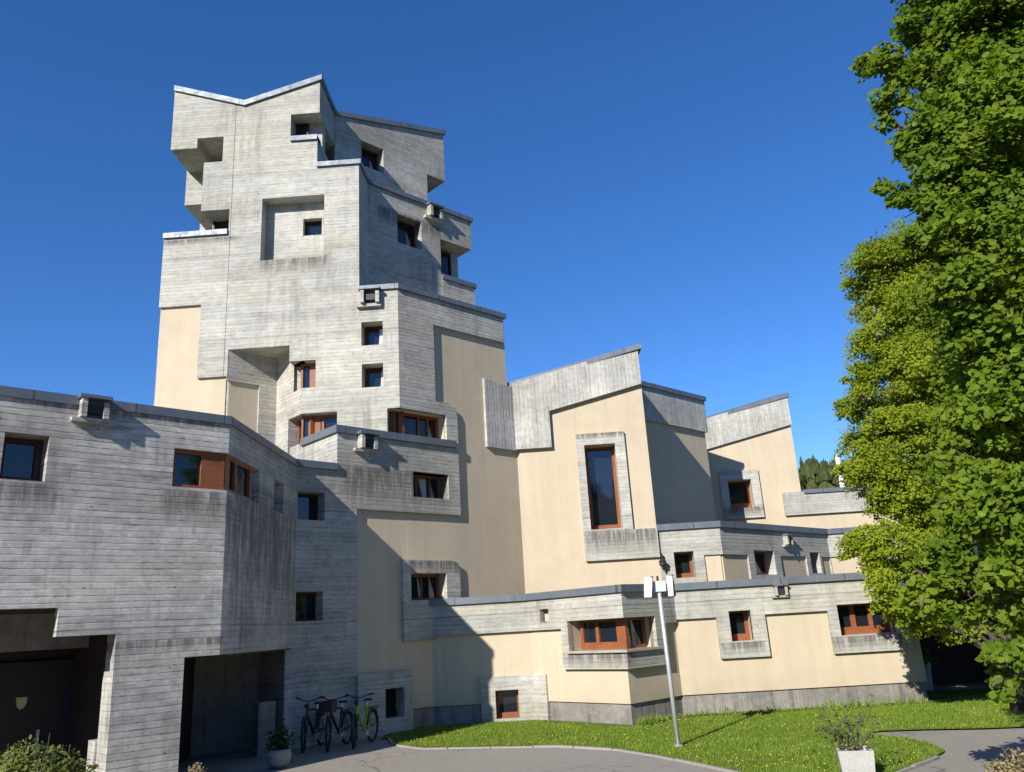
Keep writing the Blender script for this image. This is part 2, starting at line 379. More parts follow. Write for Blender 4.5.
def window(T, F, r, depth, front, solids, bars=(), bottom=.13, side=.08, top=.07, trim=(0, 0), blind=None, panel=(), carve_it=True, curtain=None, mat='wood_frame'):
    """recess of `depth` behind the face lying `front` proud of facet F, with wooden frame and glass"""
    u0, u1, z0, z1 = r
    if carve_it: carve(solids, F.block(r, front+.3, front-depth-.12))
    a, b = u0+trim[0], u1-trim[1]; d = front-depth
    g = [F.block((a, b, z0, z0+bottom), d+.07, d-.05), F.block((a, b, z1-top, z1), d+.06, d-.05)]
    g += [F.block((a, a+side, z0+bottom, z1-top), d+.06, d-.05), F.block((b-side, b, z0+bottom, z1-top), d+.06, d-.05)]
    for t, wd in bars:
        c = a+(b-a)*t; g.append(F.block((c-wd/2, c+wd/2, z0+bottom, z1-top), d+.055, d-.045))
    for t0, t1 in panel:
        g.append(F.block((a+(b-a)*t0, a+(b-a)*t1, z0+bottom, z1-top), d+.05, d-.04))
    wnd = part('window', join(*g), mat, T)
    part('pane', F.slab([(a+side*.5, z0+bottom*.5), (b-side*.5, z0+bottom*.5), (b-side*.5, z1-top*.5), (a+side*.5, z1-top*.5)], d, d-.02), 'glass', wnd)
    if curtain:
        c0, c1, c2, c3 = curtain; W, H = b-a, z1-z0
        part('curtain', F.slab([(a+W*c0, z0+bottom), (a+W*c1, z0+bottom), (a+W*c3, z1-top-.02), (a+W*c2, z1-top-.02)], d+.02, d+.004), 'curtain', wnd)
    return wnd

def coping(T, pts, h=.15, out=.07, inn=.4, closed=False, mat='coping_metal'):
    """metal parapet cap along (x, y, z) points, outside on the right of travel"""
    n = len(pts); P = [Vector(p) for p in pts]; rings = []
    for i in range(n):
        d1 = (P[i]-P[i-1]) if i > 0 else (P[1]-P[0]); d2 = (P[i+1]-P[i]) if i < n-1 else (P[i]-P[i-1])
        n1 = Vector((d1.y, -d1.x, 0)).normalized(); n2 = Vector((d2.y, -d2.x, 0)).normalized()
        mt = (n1+n2); mt = mt/max(.35, mt.dot(n1)) if mt.length > 1e-6 else n1
        o_, i_ = P[i]+mt*out, P[i]-mt*inn
        rings.append([Vector((o_.x, o_.y, P[i].z-h)), Vector((o_.x, o_.y, P[i].z)), Vector((i_.x, i_.y, P[i].z+.02)), Vector((i_.x, i_.y, P[i].z-h))])
    V = [v for r in rings for v in r]
    Fc = [(i*4+j, i*4+(j+1) % 4, (i+1)*4+(j+1) % 4, (i+1)*4+j) for i in range(n-1) for j in range(4)]
    Fc += [(0, 1, 2, 3), tuple((n-1)*4+j for j in (3, 2, 1, 0))]
    return part('roof_coping', recalc(V, Fc), mat, T)

def spout(T, F, px, py, off, s=1., mat='concrete_mid'):
    """rainwater spout box hung under a coping"""
    u, z = F.at(px, py+2.5, off); e = off
    o = part('drain_spout', F.block((u-.52*s, u+.3*s, z-.36*s, z-.262*s), e+.15*s, e-.01), mat, T)
    part('spout_cheek', F.block((u-.36*s, u-.24*s, z-.26*s, z+.2*s), e+.28*s, e-.01), mat, o)
    part('spout_cheek', F.block((u+.14*s, u+.26*s, z-.26*s, z+.14*s), e+.24*s, e-.01), mat, o)
    part('spout_cap', F.block((u-.42*s, u+.3*s, z+.2*s, z+.28*s), e+.32*s, e+.004), 'coping_metal', o)
    part('spout_channel', F.block((u-.239*s, u+.139*s, z-.15*s, z+.06*s), e+.18*s, e-.008), 'dark_plastic', o)
    return o

# ---- plan lines shared by the buildings
GX = -24.69                                     # tower's right-hand face: x - y = GX
fT = Facet((-5.869, 20.98), NT)                   # tower front
fG = Facet((-3.07, 21.62), NG)                  # tower right face (stucco line)
fU1 = Facet((-4.685, 22.25), NG); fU2 = Facet((-5.869, 22.78), NG)
fL = Facet((-5.733, 14.565), NG); fL2 = Facet((-5.733, 14.565), ND)
fB = Facet((3.44, 24.14), NT)
fBG = Facet((3.44, 27.34), NG)
fE = Facet((10.9, 33.7), NT)
fF = Facet((-3.07, 21.62), NT); fC = Facet((1.78, 19.51), NC); fR1 = Facet((1.78, 19.51), NG); fR = Facet((3.16, 20.9), NT)
PR = .09                                        # concrete stands this far proud of the stucco on the tower face
def drip(F, xl, xr, yt, yb):
    u0, u1, z0, z1 = F.rect(xl, xr, yt, yb); c = F.P((u0+u1)/2, (z0+z1)/2); h = (u1-u0)/2
    return ((c.x, c.y, c.z), (abs(F.u.x)*h+.15, abs(F.u.y)*h+.15, (z1-z0)/2))
dT = [drip(fT, 262, 327, 256, 274), drip(fT, 160, 240, 238, 244), drip(fT, 300, 318, 228, 236)]
dL = [drip(fL2, 226, 300, 480, 700), drip(fL2, 226, 262, 495, 600), drip(fL, 0, 48, 480, 520), drip(fL, 170, 228, 489, 530), drip(fL, 20, 228, 410, 422), drip(fL, 60, 225, 640, 655)]
dB = [drip(fB, 586, 660, 528, 556), drip(fR, 725, 760, 641, 656), drip(fR, 833, 905, 634, 652), drip(fC, 565, 632, 652, 668), drip(fE, 724, 764, 507, 517), drip(fB, 575, 626, 433, 440)]
dG = [drip(fG, 340, 450, 468, 516), drip(fG, 405, 460, 560, 575), drip(fU1, 380, 440, 215, 235), drip(fG, 398, 500, 290, 302)]
concrete('concrete', (.485, .477, .432), dirt=.65, contrast=.8, drips=dT+dB)
concrete('concrete_weathered', (.56, .54, .495), dirt=1.0, contrast=1.15, drips=dL)
concrete('concrete_mid', (.475, .458, .41), dirt=.8, contrast=.95, drips=dG)
concrete('concrete_vertical', (.47, .465, .43), vertical=True, board=.12, dirt=.55, contrast=1.)
concrete('concrete_plinth', (.275, .26, .232), vertical=True, board=.45, dirt=.85, contrast=1.)  # plinth concrete, also the darker stand-in for shade around the passage

# ------------------------------------------------------------------ ground
def flat(pts, z): 
    P = [Vector((p[0], p[1], z)) for p in pts]; return P, [tuple(t) if (P[t[1]]-P[t[0]]).cross(P[t[2]]-P[t[0]]).z > 0 else tuple(reversed(t)) for t in tessellate_polygon([P])]
setting('terrain', flat([(-900, -900), (900, -900), (900, 900), (-900, 900)], -.03), 'hill_ground')
setting('asphalt_forecourt', flat([(-16, 4), (-9, -5), (16, -5), (20, 8), (20, 27), (-16, 27)], 0.), 'asphalt')
LAWN = [gnd(*p) for p in ((391, 739.5), (393, 743.5), (402, 746.5), (425, 749), (480, 748), (560, 747), (620, 750.5), (660, 757), (700, 765), (728, 771), (765, 780), (810, 789), (855, 790), (895, 774), (930, 761), (944, 754), (945, 751.5), (930, 744), (905, 739.5), (880, 736.5), (866, 735),
                           (880, 732.5), (930, 731), (985, 730), (1060, 727))] + [(13, 19.8), (13, 23), (-2.6, 23), (-3.9, 20.6), (-3.95, 19.75)]
setting('lawn', flat(LAWN, .03), 'lawn_soil')
def strip(pts, w0, z0, z1):
    P = [Vector((p[0], p[1], 0)) for p in pts]; L, R = [], []
    for i, p in enumerate(P):
        d = (P[min(i+1, len(P)-1)]-P[max(i-1, 0)]).normalized(); nn = Vector((d.y, -d.x, 0)); L.append(p); R.append(p+nn*w0)
    V, Fc = [], []
    for i in range(len(P)):
        for q, z in ((L[i], z0), (L[i], z1), (R[i], z1), (R[i], z0)): V.append(Vector((q.x, q.y, z)))
    for i in range(len(P)-1): Fc += [(i*4+j, i*4+(j+1) % 4, (i+1)*4+(j+1) % 4, (i+1)*4+j) for j in range(4)]
    Fc += [(0, 1, 2, 3), tuple((len(P)-1)*4+j for j in (3, 2, 1, 0))]
    return recalc(V, Fc)
def dense(pts, st):
    out = []
    for a, b in zip(pts, pts[1:]):
        n = max(1, int(math.hypot(b[0]-a[0], b[1]-a[1])/st)); out += [(a[0]+(b[0]-a[0])*i/n, a[1]+(b[1]-a[1])*i/n) for i in range(n)]
    return out+[pts[-1]]
kl = dense(LAWN[:16], .12); ks = []
for i in range(0, len(kl)-7, 7):
    j_ = lambda: random.uniform(-.006, .006); dx, dy = j_(), j_(); seg = [Vector((*p_, 0)) for p_ in kl[i:i+8]]
    seg[-1] = seg[-1]+(seg[-2]-seg[-1]).normalized()*.018; ks.append(strip([(v_.x+dx, v_.y+dy) for v_ in seg], .065, -.02, .032+random.uniform(-.006, .008)))
setting('kerb', join(*ks), 'kerb_stone')
setting('gravel_strip', flat([(1.75, 19.35), (3.2, 20.72), (8.96, 20.72), (8.96, 20.45), (3.3, 20.4), (1.8, 19.0), (-.3, 21.2), (-.2, 21.4)], .045), 'gravel')

def in_poly(x, y, P):
    c = False; j = len(P)-1
    for i in range(len(P)):
        if (P[i][1] > y) != (P[j][1] > y) and x < (P[j][0]-P[i][0])*(y-P[i][1])/(P[j][1]-P[i][1])+P[i][0]: c = not c
        j = i
    return c
BUILT = [(-3.2, 21.6), (-.43, 21.6), (1.78, 19.35), (3.2, 20.75), (9.0, 20.75), (14, 23.2), (14, 30), (-5, 30)]
GRAV = [(1.75, 19.35), (3.2, 20.72), (8.96, 20.72), (8.96, 20.45), (3.3, 20.4), (1.8, 19.0)]
def free_points(n):
    out = []
    while len(out) < n:
        x, y = random.uniform(-4, 11), random.uniform(12, 22)
        if in_poly(x, y, LAWN) and not in_poly(x, y, BUILT) and not (in_poly(x, y, GRAV) and random.random() < .85): out.append((x, y))
    return out
V, Fc = [], []
from mathutils import noise as mnoise
for x, y in free_points(80000):
    hh = random.uniform(.018, .05)*(.7+.7*max(0, mnoise.noise((x*.9, y*.9, 0))+.5)); a = random.uniform(0, 6.28); wd = random.uniform(.004, .008)
    lx, ly = random.uniform(-.028, .028), random.uniform(-.028, .028); n = len(V)
    V += [(x-wd*math.cos(a), y-wd*math.sin(a), .028), (x+wd*math.cos(a), y+wd*math.sin(a), .028), (x+lx, y+ly, .03+hh)]; Fc.append((n, n+1, n+2))
setting('grass', (V, Fc), 'grass_blade', 'stuff')
V, Fc = [], []
for x, y in free_points(620):
    if mnoise.noise((x*.6, y*.6, 4)) < -.15: continue
    z = random.uniform(.05, .085); r = random.uniform(.006, .013); n = len(V)
    V += [(x+r*math.cos(t*math.pi/3), y+r*math.sin(t*math.pi/3), z) for t in range(6)]+[(x, y, z+.012), (x, y, z-.008)]
    Fc += [(n+i, n+(i+1) % 6, n+6) for i in range(6)]+[(n+(i+1) % 6, n+i, n+7) for i in range(6)]
setting('lawn_flowers', (V, Fc), 'flower_yellow', 'stuff')
# low weeds along the foot of the wall
V, Fc = [], []
for i in range(900):
    t = random.random()
    x, y = ((1.82+t*1.4, 19.3+t*1.4-random.uniform(.05, .3)) if random.random() < .45 else (3.2+t*5.6, 20.7-random.uniform(.0, .28)))
    h = random.uniform(.05, .2)*(.4+1.2*max(0, mnoise.noise((x*1.3, y, 0))+.3)); a = random.uniform(0, 6.28); wd = random.uniform(.008, .02); n = len(V)
    lx, ly = random.uniform(-.07, .07), random.uniform(-.07, .07)
    V += [(x-wd*math.cos(a), y-wd*math.sin(a), .03), (x+wd*math.cos(a), y+wd*math.sin(a), .03), (x+lx+.5*wd, y+ly, .04+h*.7), (x+lx*1.4, y+ly*1.4, .04+h)]; Fc += [(n, n+1, n+2), (n, n+2, n+3)]
setting('weeds', (V, Fc), 'grass_blade', 'stuff')

# ------------------------------------------------------------------ wooded hill far behind, unseen ring round the camera added to cut sky light
V, Fc = [], []; na, nd = 150, 14
def hill_z(az, d):
    f = min(1, max(0, (d-120)/230)); f = f*f*(3-2*f)
    return -.5 + f*(52 + 5*math.sin(az*9+1) + 3*math.sin(az*23) + 6*max(0, -math.cos(az)) - 8*max(0, 1-abs(az-2.17)/.6))  # unseen part raised to cut sky light, dipped so windows mirror sky
def hp(az, d): return (math.sin(az)*d, math.cos(az)*d)
for i in range(na+1):
    az = 2*math.pi*i/na
    for j in range(nd+1):
        d = 115+330*j/nd; x, y = hp(az, d); V.append((x, y, hill_z(az, d)))
Fc = [(i*(nd+1)+j, i*(nd+1)+j+1, (i+1)*(nd+1)+j+1, (i+1)*(nd+1)+j) for i in range(na) for j in range(nd)]
setting('hill', recalc([Vector(v) for v in V], Fc), 'hill_ground')
V, Fc = [], []
for i in range(4600):
    az = random.uniform(0., 1.2) if i < 3000 else random.uniform(1.2, 6.2); d = random.uniform(150, 420); x, y = hp(az, d); z = hill_z(az, d)
    h = random.uniform(6, 10); con = random.random() < .6; nn = 9; n0 = len(V)
    if con:
        prof = [(h*.17, .1), (h*.15, .3), (h*.07, .38), (h*.115, .5), (h*.05, .6), (h*.075, .72), (.0, 1)]
    else:
        prof = [(h*.12, .12), (h*.27, .35), (h*.26, .6), (h*.15, .8), (0., .88)]
    for r, t in prof:
        for q in range(nn):
            rr = r*random.uniform(.65, 1.3); V.append((x+rr*math.cos(q*6.283/nn), y+rr*math.sin(q*6.283/nn), z+h*t+random.uniform(-.3, .3)))
    for a in range(len(prof)-1): Fc += [(n0+a*nn+q, n0+a*nn+(q+1) % nn, n0+(a+1)*nn+(q+1) % nn, n0+(a+1)*nn+q) for q in range(nn)]
setting('forest', (V, Fc), 'forest_needles', 'stuff')
# ------------------------------------------------------------------ tower
TW = thing('concrete_tower', 'tall board-marked concrete tower with zigzag roofline and cantilevered boxes, highest part of the complex', 'tower', (-6, 21, 0))
uX = lambda F, px, py, off=0.: F.at(px, py, off)[0]
zX = lambda F, px, py, off=0.: F.at(px, py, off)[1]
u302, u228, u398, u154 = uX(fT, 302, 400), uX(fT, 228, 350), uX(fT, 398.6, 345), uX(fT, 154, 390)
VV = lambda u, z: Vector((u, z))
tp = fT.poly([(174, 88), (245, 102.7), (321, 77), (318.7, 112.5), (291, 114.3), (290.3, 139), (317.5, 137), (317, 164.2), (359, 161), (359, 288), (398, 286), (399.7, 407), VV(u398, 5.7), VV(u398-.6, 5.7), VV(u398-.6, -.3), VV(u302, -.3),
              (302, 360.8), (289.4, 361.5), (289.4, 345.4), (228.6, 349.7), VV(u228, -.3), VV(u154, -.3), (159, 307), (162.8, 236), (229, 231.5), (229, 208.5), (201.8, 211.5), (203, 163), (223, 161), (223, 136.7), (197.5, 138.3), (197, 148), (171.9, 149.8)])
wall = part('wall', fT.slab(tp, 0, -4.6), 'concrete', TW)
x228, x302 = fT.xy(u228)[0], fT.xy(u302)[0]; y0 = fT.p.y
zN = zX(fT, 260, 347.5)
ax = ((x228+x302)/2, y0+(x302-x228)/2)
fVG = Facet((x228, y0), NG); fVC = Facet((x302, y0), NC)
bay = part('bay_wall', plan([(x228-.012, y0+.003), (x228, y0), ax, (x302, y0+.002), (x302+.012, y0+.003), (x302+.012, y0+4), (x228-.012, y0+4)], -.3, zN+.02), 'concrete_mid', TW)
# pour joints running down the concrete
for (xa, ya), (xb, yb) in (((236, 108), (223.5, 376)),):
    ua = (uX(fT, xa, ya)+uX(fT, xb, yb))/2
    carve([wall], fT.block((ua-.007, ua+.007, zX(fT, xb, yb), zX(fT, xa, ya)+.4), .2, -.02))
# stucco field low on the left, wrapping the corner
sp = fT.poly([(159.5, 306.8), (199.5, 305), (198, 378.5), (227, 375.3)])
uL = u154-.5; zA, uA, zB = sp[0][1], sp[1][0], sp[3][1]
st = [(uL, zA), (uA, zA), (uA, zB), (u228+.2, zB), (u228+.2, -.5), (uL, -.5)]
carve([wall], fT.slab(st, .4, -.12))
part('stucco_panel', fT.slab([(u154+.002, zA), (uA, zA), (uA, zB), (u228-.05, zB), (u228-.05, -.3), (u154+.002, -.3)], -.085, -.16), 'stucco', TW)
r = fVG.rect(228.5, 258.5, 383, 440); zS = zX(fVG, 243, 382.5)
carve([bay], fVG.slab([(-.4, zS), (r[1], zS), (r[1], -.5), (-.4, -.5)], .4, -.1))
part('stucco_panel', fVG.slab([(.1, zS), (r[1], zS), (r[1], -.3), (.1, -.3)], -.06, -.15), 'stucco', TW)
# inset square with small window
carve([wall], fT.block(fT.rect(261.3, 324, 196.5, 258.3), .3, -.42))
window(TW, fT, fT.rect(299, 318, 211.5, 228.5), .24, -.42, [wall], bottom=.04, side=.04, top=.04, mat='wood_shaded')
# windows of the front
window(TW, fT, fT.rect(361.3, 382.8, 321.5, 345), .45, 0, [wall], bottom=.05, side=.045, top=.06, trim=(.06, 0), curtain=(.62, .98, .7, .98), mat='wood_shaded')
window(TW, fT, fT.rect(361.8, 383.2, 363.5, 387), .45, 0, [wall], bottom=.05, side=.045, top=.06, trim=(.06, 0), curtain=(.7, .98, .76, .98), mat='wood_shaded')
rr = fT.rect(290, 315.6, 360.5, 388)
window(TW, fT, rr, .34, 0, [wall, bay], trim=(.22, 0), panel=((.5, .95),), bottom=.06, side=.06)
rl = fT.rect(302, 337, 412.5, 440); rl = (rl[0]-.1, rl[1], rl[2]-.5, rl[3])
window(TW, fT, rl, .34, 0, [wall, bay], panel=((.18, .5),), bars=((.56, .07),), bottom=.1, side=.05)
rc = fVC.rect(288, 302, 421, 446); rc = (rc[0], .12, rl[2], rl[3])
window(TW, fVC, rc, .34, 0, [wall, bay], bars=((.35, .06), (.62, .06)), trim=(.05, .12), bottom=.1, side=.05)
# loggia window in the crown
window(TW, fT, fT.rect(294.5, 309, 124, 142, -.55), .02, -.53, [], carve_it=False, bottom=.05, side=.05, mat='wood_shaded')
part('loggia_back', fT.block((uX(fT, 291, 125)-.1, uX(fT, 318, 125)-.02, zX(fT, 300, 140)-.1, zX(fT, 300, 113)+.1), -.575, -.9), 'concrete_weathered', TW)
# boxes stepping out of the left flank
def side_box(xl, y, ytop, ybot, depth, pxl):
    F = Facet((0, y), NT); a = F.at(pxl, ybot); zt = zX(F, pxl, ytop)
    part('cantilever_box', box(a[0], fT.xy(uX(fT, 203, 190))[0]+.4, y, y+depth, a[1], zt), 'concrete', TW)
side_box(0, 22.3, 150, 205.3, 3.0, 184.6)
side_box(0, 23.9, 200, 232, 1.4, 199.5)
part('loggia_back', fT.block((uX(fT, 203, 220)-.02, uX(fT, 229, 220)-.012, zX(fT, 215, 231)-.05, zX(fT, 215, 209)+.05), -.725, -1.0), 'concrete_weathered', TW)
window(TW, fT, fT.rect(214, 228.5, 210.5, 236, -.7), .02, -.68, [], carve_it=False, bottom=.05, side=.05, mat='wood_shaded')
# stepped upper storeys facing right
U2z = zX(fU2, 336, 112.5)
p2 = fU2.poly([VV(-.02, U2z), (444, 132), (443.8, 181), (427.3, 174.5), (427.3, 200), VV(uX(fU2, 427.3, 185), 13.5), VV(-.02, 13.5)])
up2 = part('upper_storey', fU2.slab(p2, 0, -3), 'concrete_mid', TW)
window(TW, fU2, fU2.rect(361.5, 383.5, 145, 169), .42, 0, [up2], bottom=.1, side=.06, trim=(0, .0), mat='wood_shaded')
U1z = zX(fU1, 420, 200)
U1z = (zX(fU1, 368.5, 182)+zX(fU1, 471, 219))/2
p1 = fU1.poly([VV(-.015, U1z), VV(uX(fU1, 471, 230), U1z), (471.3, 250.5), (441, 238), (441.5, 300), VV(uX(fU1, 441, 260), 10.9), VV(-.015, 10.9)])
up1 = part('upper_storey', fU1.slab(p1, 0, -2.4), 'concrete_mid', TW)
window(TW, fU1, fU1.rect(397.5, 421.3, 218, 246), .42, 0, [up1], bottom=.1, side=.06, mat='wood_shaded')
uN = uX(fU1, 441.2, 260); zL0 = zX(fU1, 458, 281)
part('recessed_wall', fU1.slab([(uN-.3, 11.0), (uX(fU1, 458, 270, -.55), 11.0), (uX(fU1, 458, 270, -.55), p1[2][1]+.02), (uN-.3, p1[2][1]+.02)], -.55, -2.2), 'concrete_mid', TW)
window(TW, fU1, (uX(fU1, 440, 262, -.55), uX(fU1, 449.5, 262, -.55), zL0-.4, p1[2][1]-.12), .02, -.51, [], carve_it=False, bottom=.05, side=.04, mat='wood_shaded')
uP = uX(fU1, 474.3, 295)
part('terrace_parapet', fU1.slab([(uN+.004, 10.9), (uP, 10.9), (uP, zL0), (uN+.004, zL0)], .01, -.4), 'concrete_mid', TW)
part('terrace_parapet', fU1.slab([(uP-.35, 10.9), (uP-.002, 10.9), (uP-.002, zL0-.01), (uP-.35, zL0-.01)], -.402, -2.3), 'concrete_mid', TW)
# right face: stucco with a concrete surround
ZG = (zX(fG, 400, 287, PR)+zX(fG, 503, 315.5, PR))/2
uGR = uX(fG, 503.6, 330)
q0 = fG.xy(uX(fG, 400, 345)+.12); q1 = fG.xy(uGR)
gw = part('stucco_wall', plan([q0, q1, (q1[0]-2.6, q1[1]+2.6), (q0[0]-2.2, q0[1]+2.9)], .48, ZG-.1), 'stucco', TW)
q0i = fG.xy(uX(fG, 400, 345)+.12, -.05); q1i = fG.xy(uGR, -.05)
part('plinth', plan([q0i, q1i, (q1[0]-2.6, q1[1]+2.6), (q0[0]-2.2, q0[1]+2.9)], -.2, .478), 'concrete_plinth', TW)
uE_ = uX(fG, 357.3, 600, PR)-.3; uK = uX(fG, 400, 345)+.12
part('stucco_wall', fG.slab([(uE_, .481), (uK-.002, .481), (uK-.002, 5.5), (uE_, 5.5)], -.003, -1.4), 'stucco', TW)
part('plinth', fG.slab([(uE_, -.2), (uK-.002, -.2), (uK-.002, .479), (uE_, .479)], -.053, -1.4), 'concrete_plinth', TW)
part('stucco_wall', fG.slab([(uGR+.001, .3), (uGR+.7, .3), (uGR+.7, 9.4), (uGR+.001, 9.4)], -.002, -1.2), 'stucco', TW)
gl = [c for c in TW.children if c.name.startswith('stucco_wall')]
ZM = (zX(fG, 338, 426.5, PR)+zX(fG, 453, 443.5, PR))/2
fp = fG.poly([VV(uX(fG, 398.6, 345, PR), ZG), VV(uX(fG, 504, 330, PR), ZG), (503.5, 343), (432.5, 323.5), (436.5, 401), (449, 403.5), (454.5, 407.5), (457, 415), VV(uX(fG, 458.5, 440, PR), ZM-.03), VV(uX(fG, 398.6, 345, PR), ZM-.03)], PR, tol=.1)
fr = part('concrete_surround', fG.slab(fp, PR, -.05), 'concrete_mid', TW)
# corner window above the projecting bay
zt = zX(fG, 422, 411, PR); rg = (uX(fG, 398.6, 420, PR)-.02, uX(fG, 446.5, 425, PR), ZM+.02, zt)
window(TW, fG, rg, .45, PR, [fr, gw, wall], bars=((.5, .05), (.74, .05)), panel=((.03, .14),), trim=(.3, 0), bottom=.1, curtain=(.74, .8, .72, .73))
rt = fT.rect(387.3, 399, 409, 437); rt = (rt[0], u398+.02, rg[2], zt)
window(TW, fT, rt, .4, 0, [fr, gw, wall], trim=(.02, .2), bottom=.1)
# projecting bay and the wall that runs down from it
uM0, uM1 = uX(fG, 337.3, 445, PR), uX(fG, 460.3, 500, PR)
zMb = (zX(fG, 460, 515.5, PR)+zX(fG, 362, 508.5, PR))/2
MB_ = part('projecting_bay', fG.slab([(uM0, zMb), (uM1, zMb), (uM1, ZM-.04), (uM0, ZM-.04)], PR, -2.4), 'concrete_mid', TW)
window(TW, fG, fG.rect(413.3, 448.8, 473, 498, PR), .45, PR, [MB_]+gl, bars=((.32, .06), (.7, .05)), bottom=.08, curtain=(.5, .62, .4, .6))
N0 = (-5.733, -5.733-GX-PR*2**.5); uN0 = fG.u_of(*N0); uNE = uX(fG, 357.3, 600, PR)
ZN = 6.42
nb = part('lower_block', fG.slab([(uN0-.2, -.2), (uNE, -.2), (uNE, zMb-.002), (uM0-.002, zMb-.002), (uM0-.002, ZN-.05), (uN0-.2, ZN-.05)], PR-.004, -1.6), 'concrete_mid', TW)
window(TW, fG, (uN0+.04, uX(fG, 325, 505, PR), zX(fG, 310, 520, PR), zX(fG, 310, 491.5, PR)), .4, PR, [nb], bottom=.05, side=.03, mat='wood_shaded')
window(TW, fG, (uN0+.04, uX(fG, 323, 605, PR), zX(fG, 308, 621, PR), zX(fG, 308, 591.5, PR)), .4, PR, [nb], bottom=.05, side=.03, mat='wood_shaded')
# surrounds low on the right face
lp = fG.poly([(403.5, 560.2), (452.5, 560), (458.5, 563.5), (460.5, 570), (462, 640), (403.5, 638.5)], PR, tol=.1)
ls = part('window_surround', fG.slab(lp, PR, -.02), 'concrete_mid', TW)
window(TW, fG, fG.rect(411.3, 447, 573, 600, PR), .4, PR, [ls]+gl, bottom=.07, bars=((.5, .05),), curtain=(.44, .52, .4, .42))
bp = fG.poly([(358, 675), (412.6, 670.6), VV(uX(fG, 412.6, 690, .2), -.2), VV(uX(fG, 358, 690, .2), -.2)], .2)
bs = part('window_surround', fG.slab(bp, .2, -.08), 'concrete_mid', TW)
window(TW, fG, fG.rect(385.5, 404.5, 688, 718, .2), .4, .2, [bs]+gl+[c for c in TW.children if c.name.startswith('plinth')], bottom=.05, side=.04, top=.04, mat='wood_shaded')
# parapet caps
coping(TW, [(*fT.xy(tp[0][0]), tp[0][1]+.05), (*fT.xy(tp[1][0]), tp[1][1]+.05), (*fT.xy(tp[2][0]), tp[2][1]+.05), (fT.xy(tp[2][0])[0], fU2.p.y, U2z+.06), (*fU2.xy(p2[1][0]), p2[1][1]+.05), (*fU2.xy(p2[1][0], -2.9), p2[1][1]+.05)], h=.18)
coping(TW, [(*fT.xy(tp[7][0]), tp[7][1]+.04), (*fT.xy(tp[8][0]), tp[8][1]+.04), (fT.xy(tp[8][0])[0], fU1.p.y, U1z+.05), (*fU1.xy(p1[1][0]), U1z+.05), (*fU1.xy(p1[1][0], -2.3), U1z+.05)])
coping(TW, [(*fT.xy(tp[5][0]+.01), tp[5][1]+.06), (*fT.xy(tp[6][0]), tp[6][1]+.06)], h=.16)
coping(TW, [(*fT.xy(tp[23][0]), tp[23][1]+.06), (*fT.xy(tp[24][0]-.02), tp[24][1]+.06)], h=.16, inn=1.6)
coping(TW, [(*fT.xy(tp[9][0]+.01), ZG+.06), (*fT.xy(u398), ZG+.06), (*fG.xy(uX(fG, 504, 330, PR), PR), ZG+.06), (*fG.xy(uX(fG, 504, 330, PR), -2), ZG+.06)])
coping(TW, [(*fU1.xy(uN+.01), zL0+.06), (*fU1.xy(uP), zL0+.06), (*fU1.xy(uP, -2), zL0+.06)], h=.16)
coping(TW, [(*fG.xy(uM0, -1.7), ZM+.05), (*fG.xy(uM0, PR), ZM+.05), (*fG.xy(uX(fG, 455, 440, PR), PR), ZM+.05)], h=.19, inn=.25)
coping(TW, [(*fG.xy(uN0-.1, PR), ZN+.02), (*fG.xy(uM0-.004, PR), ZN+.02)], h=.17, inn=.5)
spout(TW, fT, 372.5, 295, 0, .85, 'concrete'); spout(TW, fU1, 434, 211, 0, .85); spout(TW, fG, 367, 439.5, PR, .8)
# ------------------------------------------------------------------ entrance building in the left foreground
EN = thing('entrance_building', 'low grey board-marked concrete building with stepped porch opening and corner window, left foreground', 'building', (-8, 14, 0))
Lc, n0 = (-5.733, 14.565), (-5.733, 18.86)
uFar = -9.5; far = fL.xy(uFar)
ZL = 6.42
core = part('wall', plan([Lc, n0, (-8.9, 20.6), (-14.6, 16.5), far], -.2, ZL-.06), 'concrete_weathered', EN)
u59, u116, u182 = uX(fL, 57.5, 622), uX(fL, 111, 700), uX(fL, 182, 700)
z1 = zX(fL, 30, 608.3); z2 = zX(fL, 88, 635.2); z3 = zX(fL, 205, 655.8)
carve([core], fL.slab([(uFar+.6, -.3), (u116, -.3), (u116, z2), (u59, z2), (u59, z1), (uFar+.6, z1)], .4, -.22))
carve([core], fL.block((uFar+.6, u116+.14, -.3, z1+.03), -.18, -2.7))
# stepped back of the pillar
part('pillar', fL.block((u116+.002, u116+.17, -.2, zX(fL, 108, 672)), -.19, -.5), 'concrete', EN)
part('pillar', fL.block((u116-.03, u116+.17, -.2, zX(fL, 100, 744)), -.503, -.85), 'concrete', EN)
a_ = fL.xy(u182, .5); b_ = fL.xy(u182, -1.6)
carve([core], plan([a_, (-5.0, 14.6), (-5.0, 19.563), (-5.86, 18.70), (-6.78, 19.62), (-7.87, 18.53), b_], -.3, z3))
part('ceiling_beam', fL.block((uFar+.7, u116+.1, zX(fL, 60, 646, -1.9)-.05, z1+.02), -1.75, -2.05), 'concrete_plinth', EN)  # darker concrete, the porch shade put into its colour
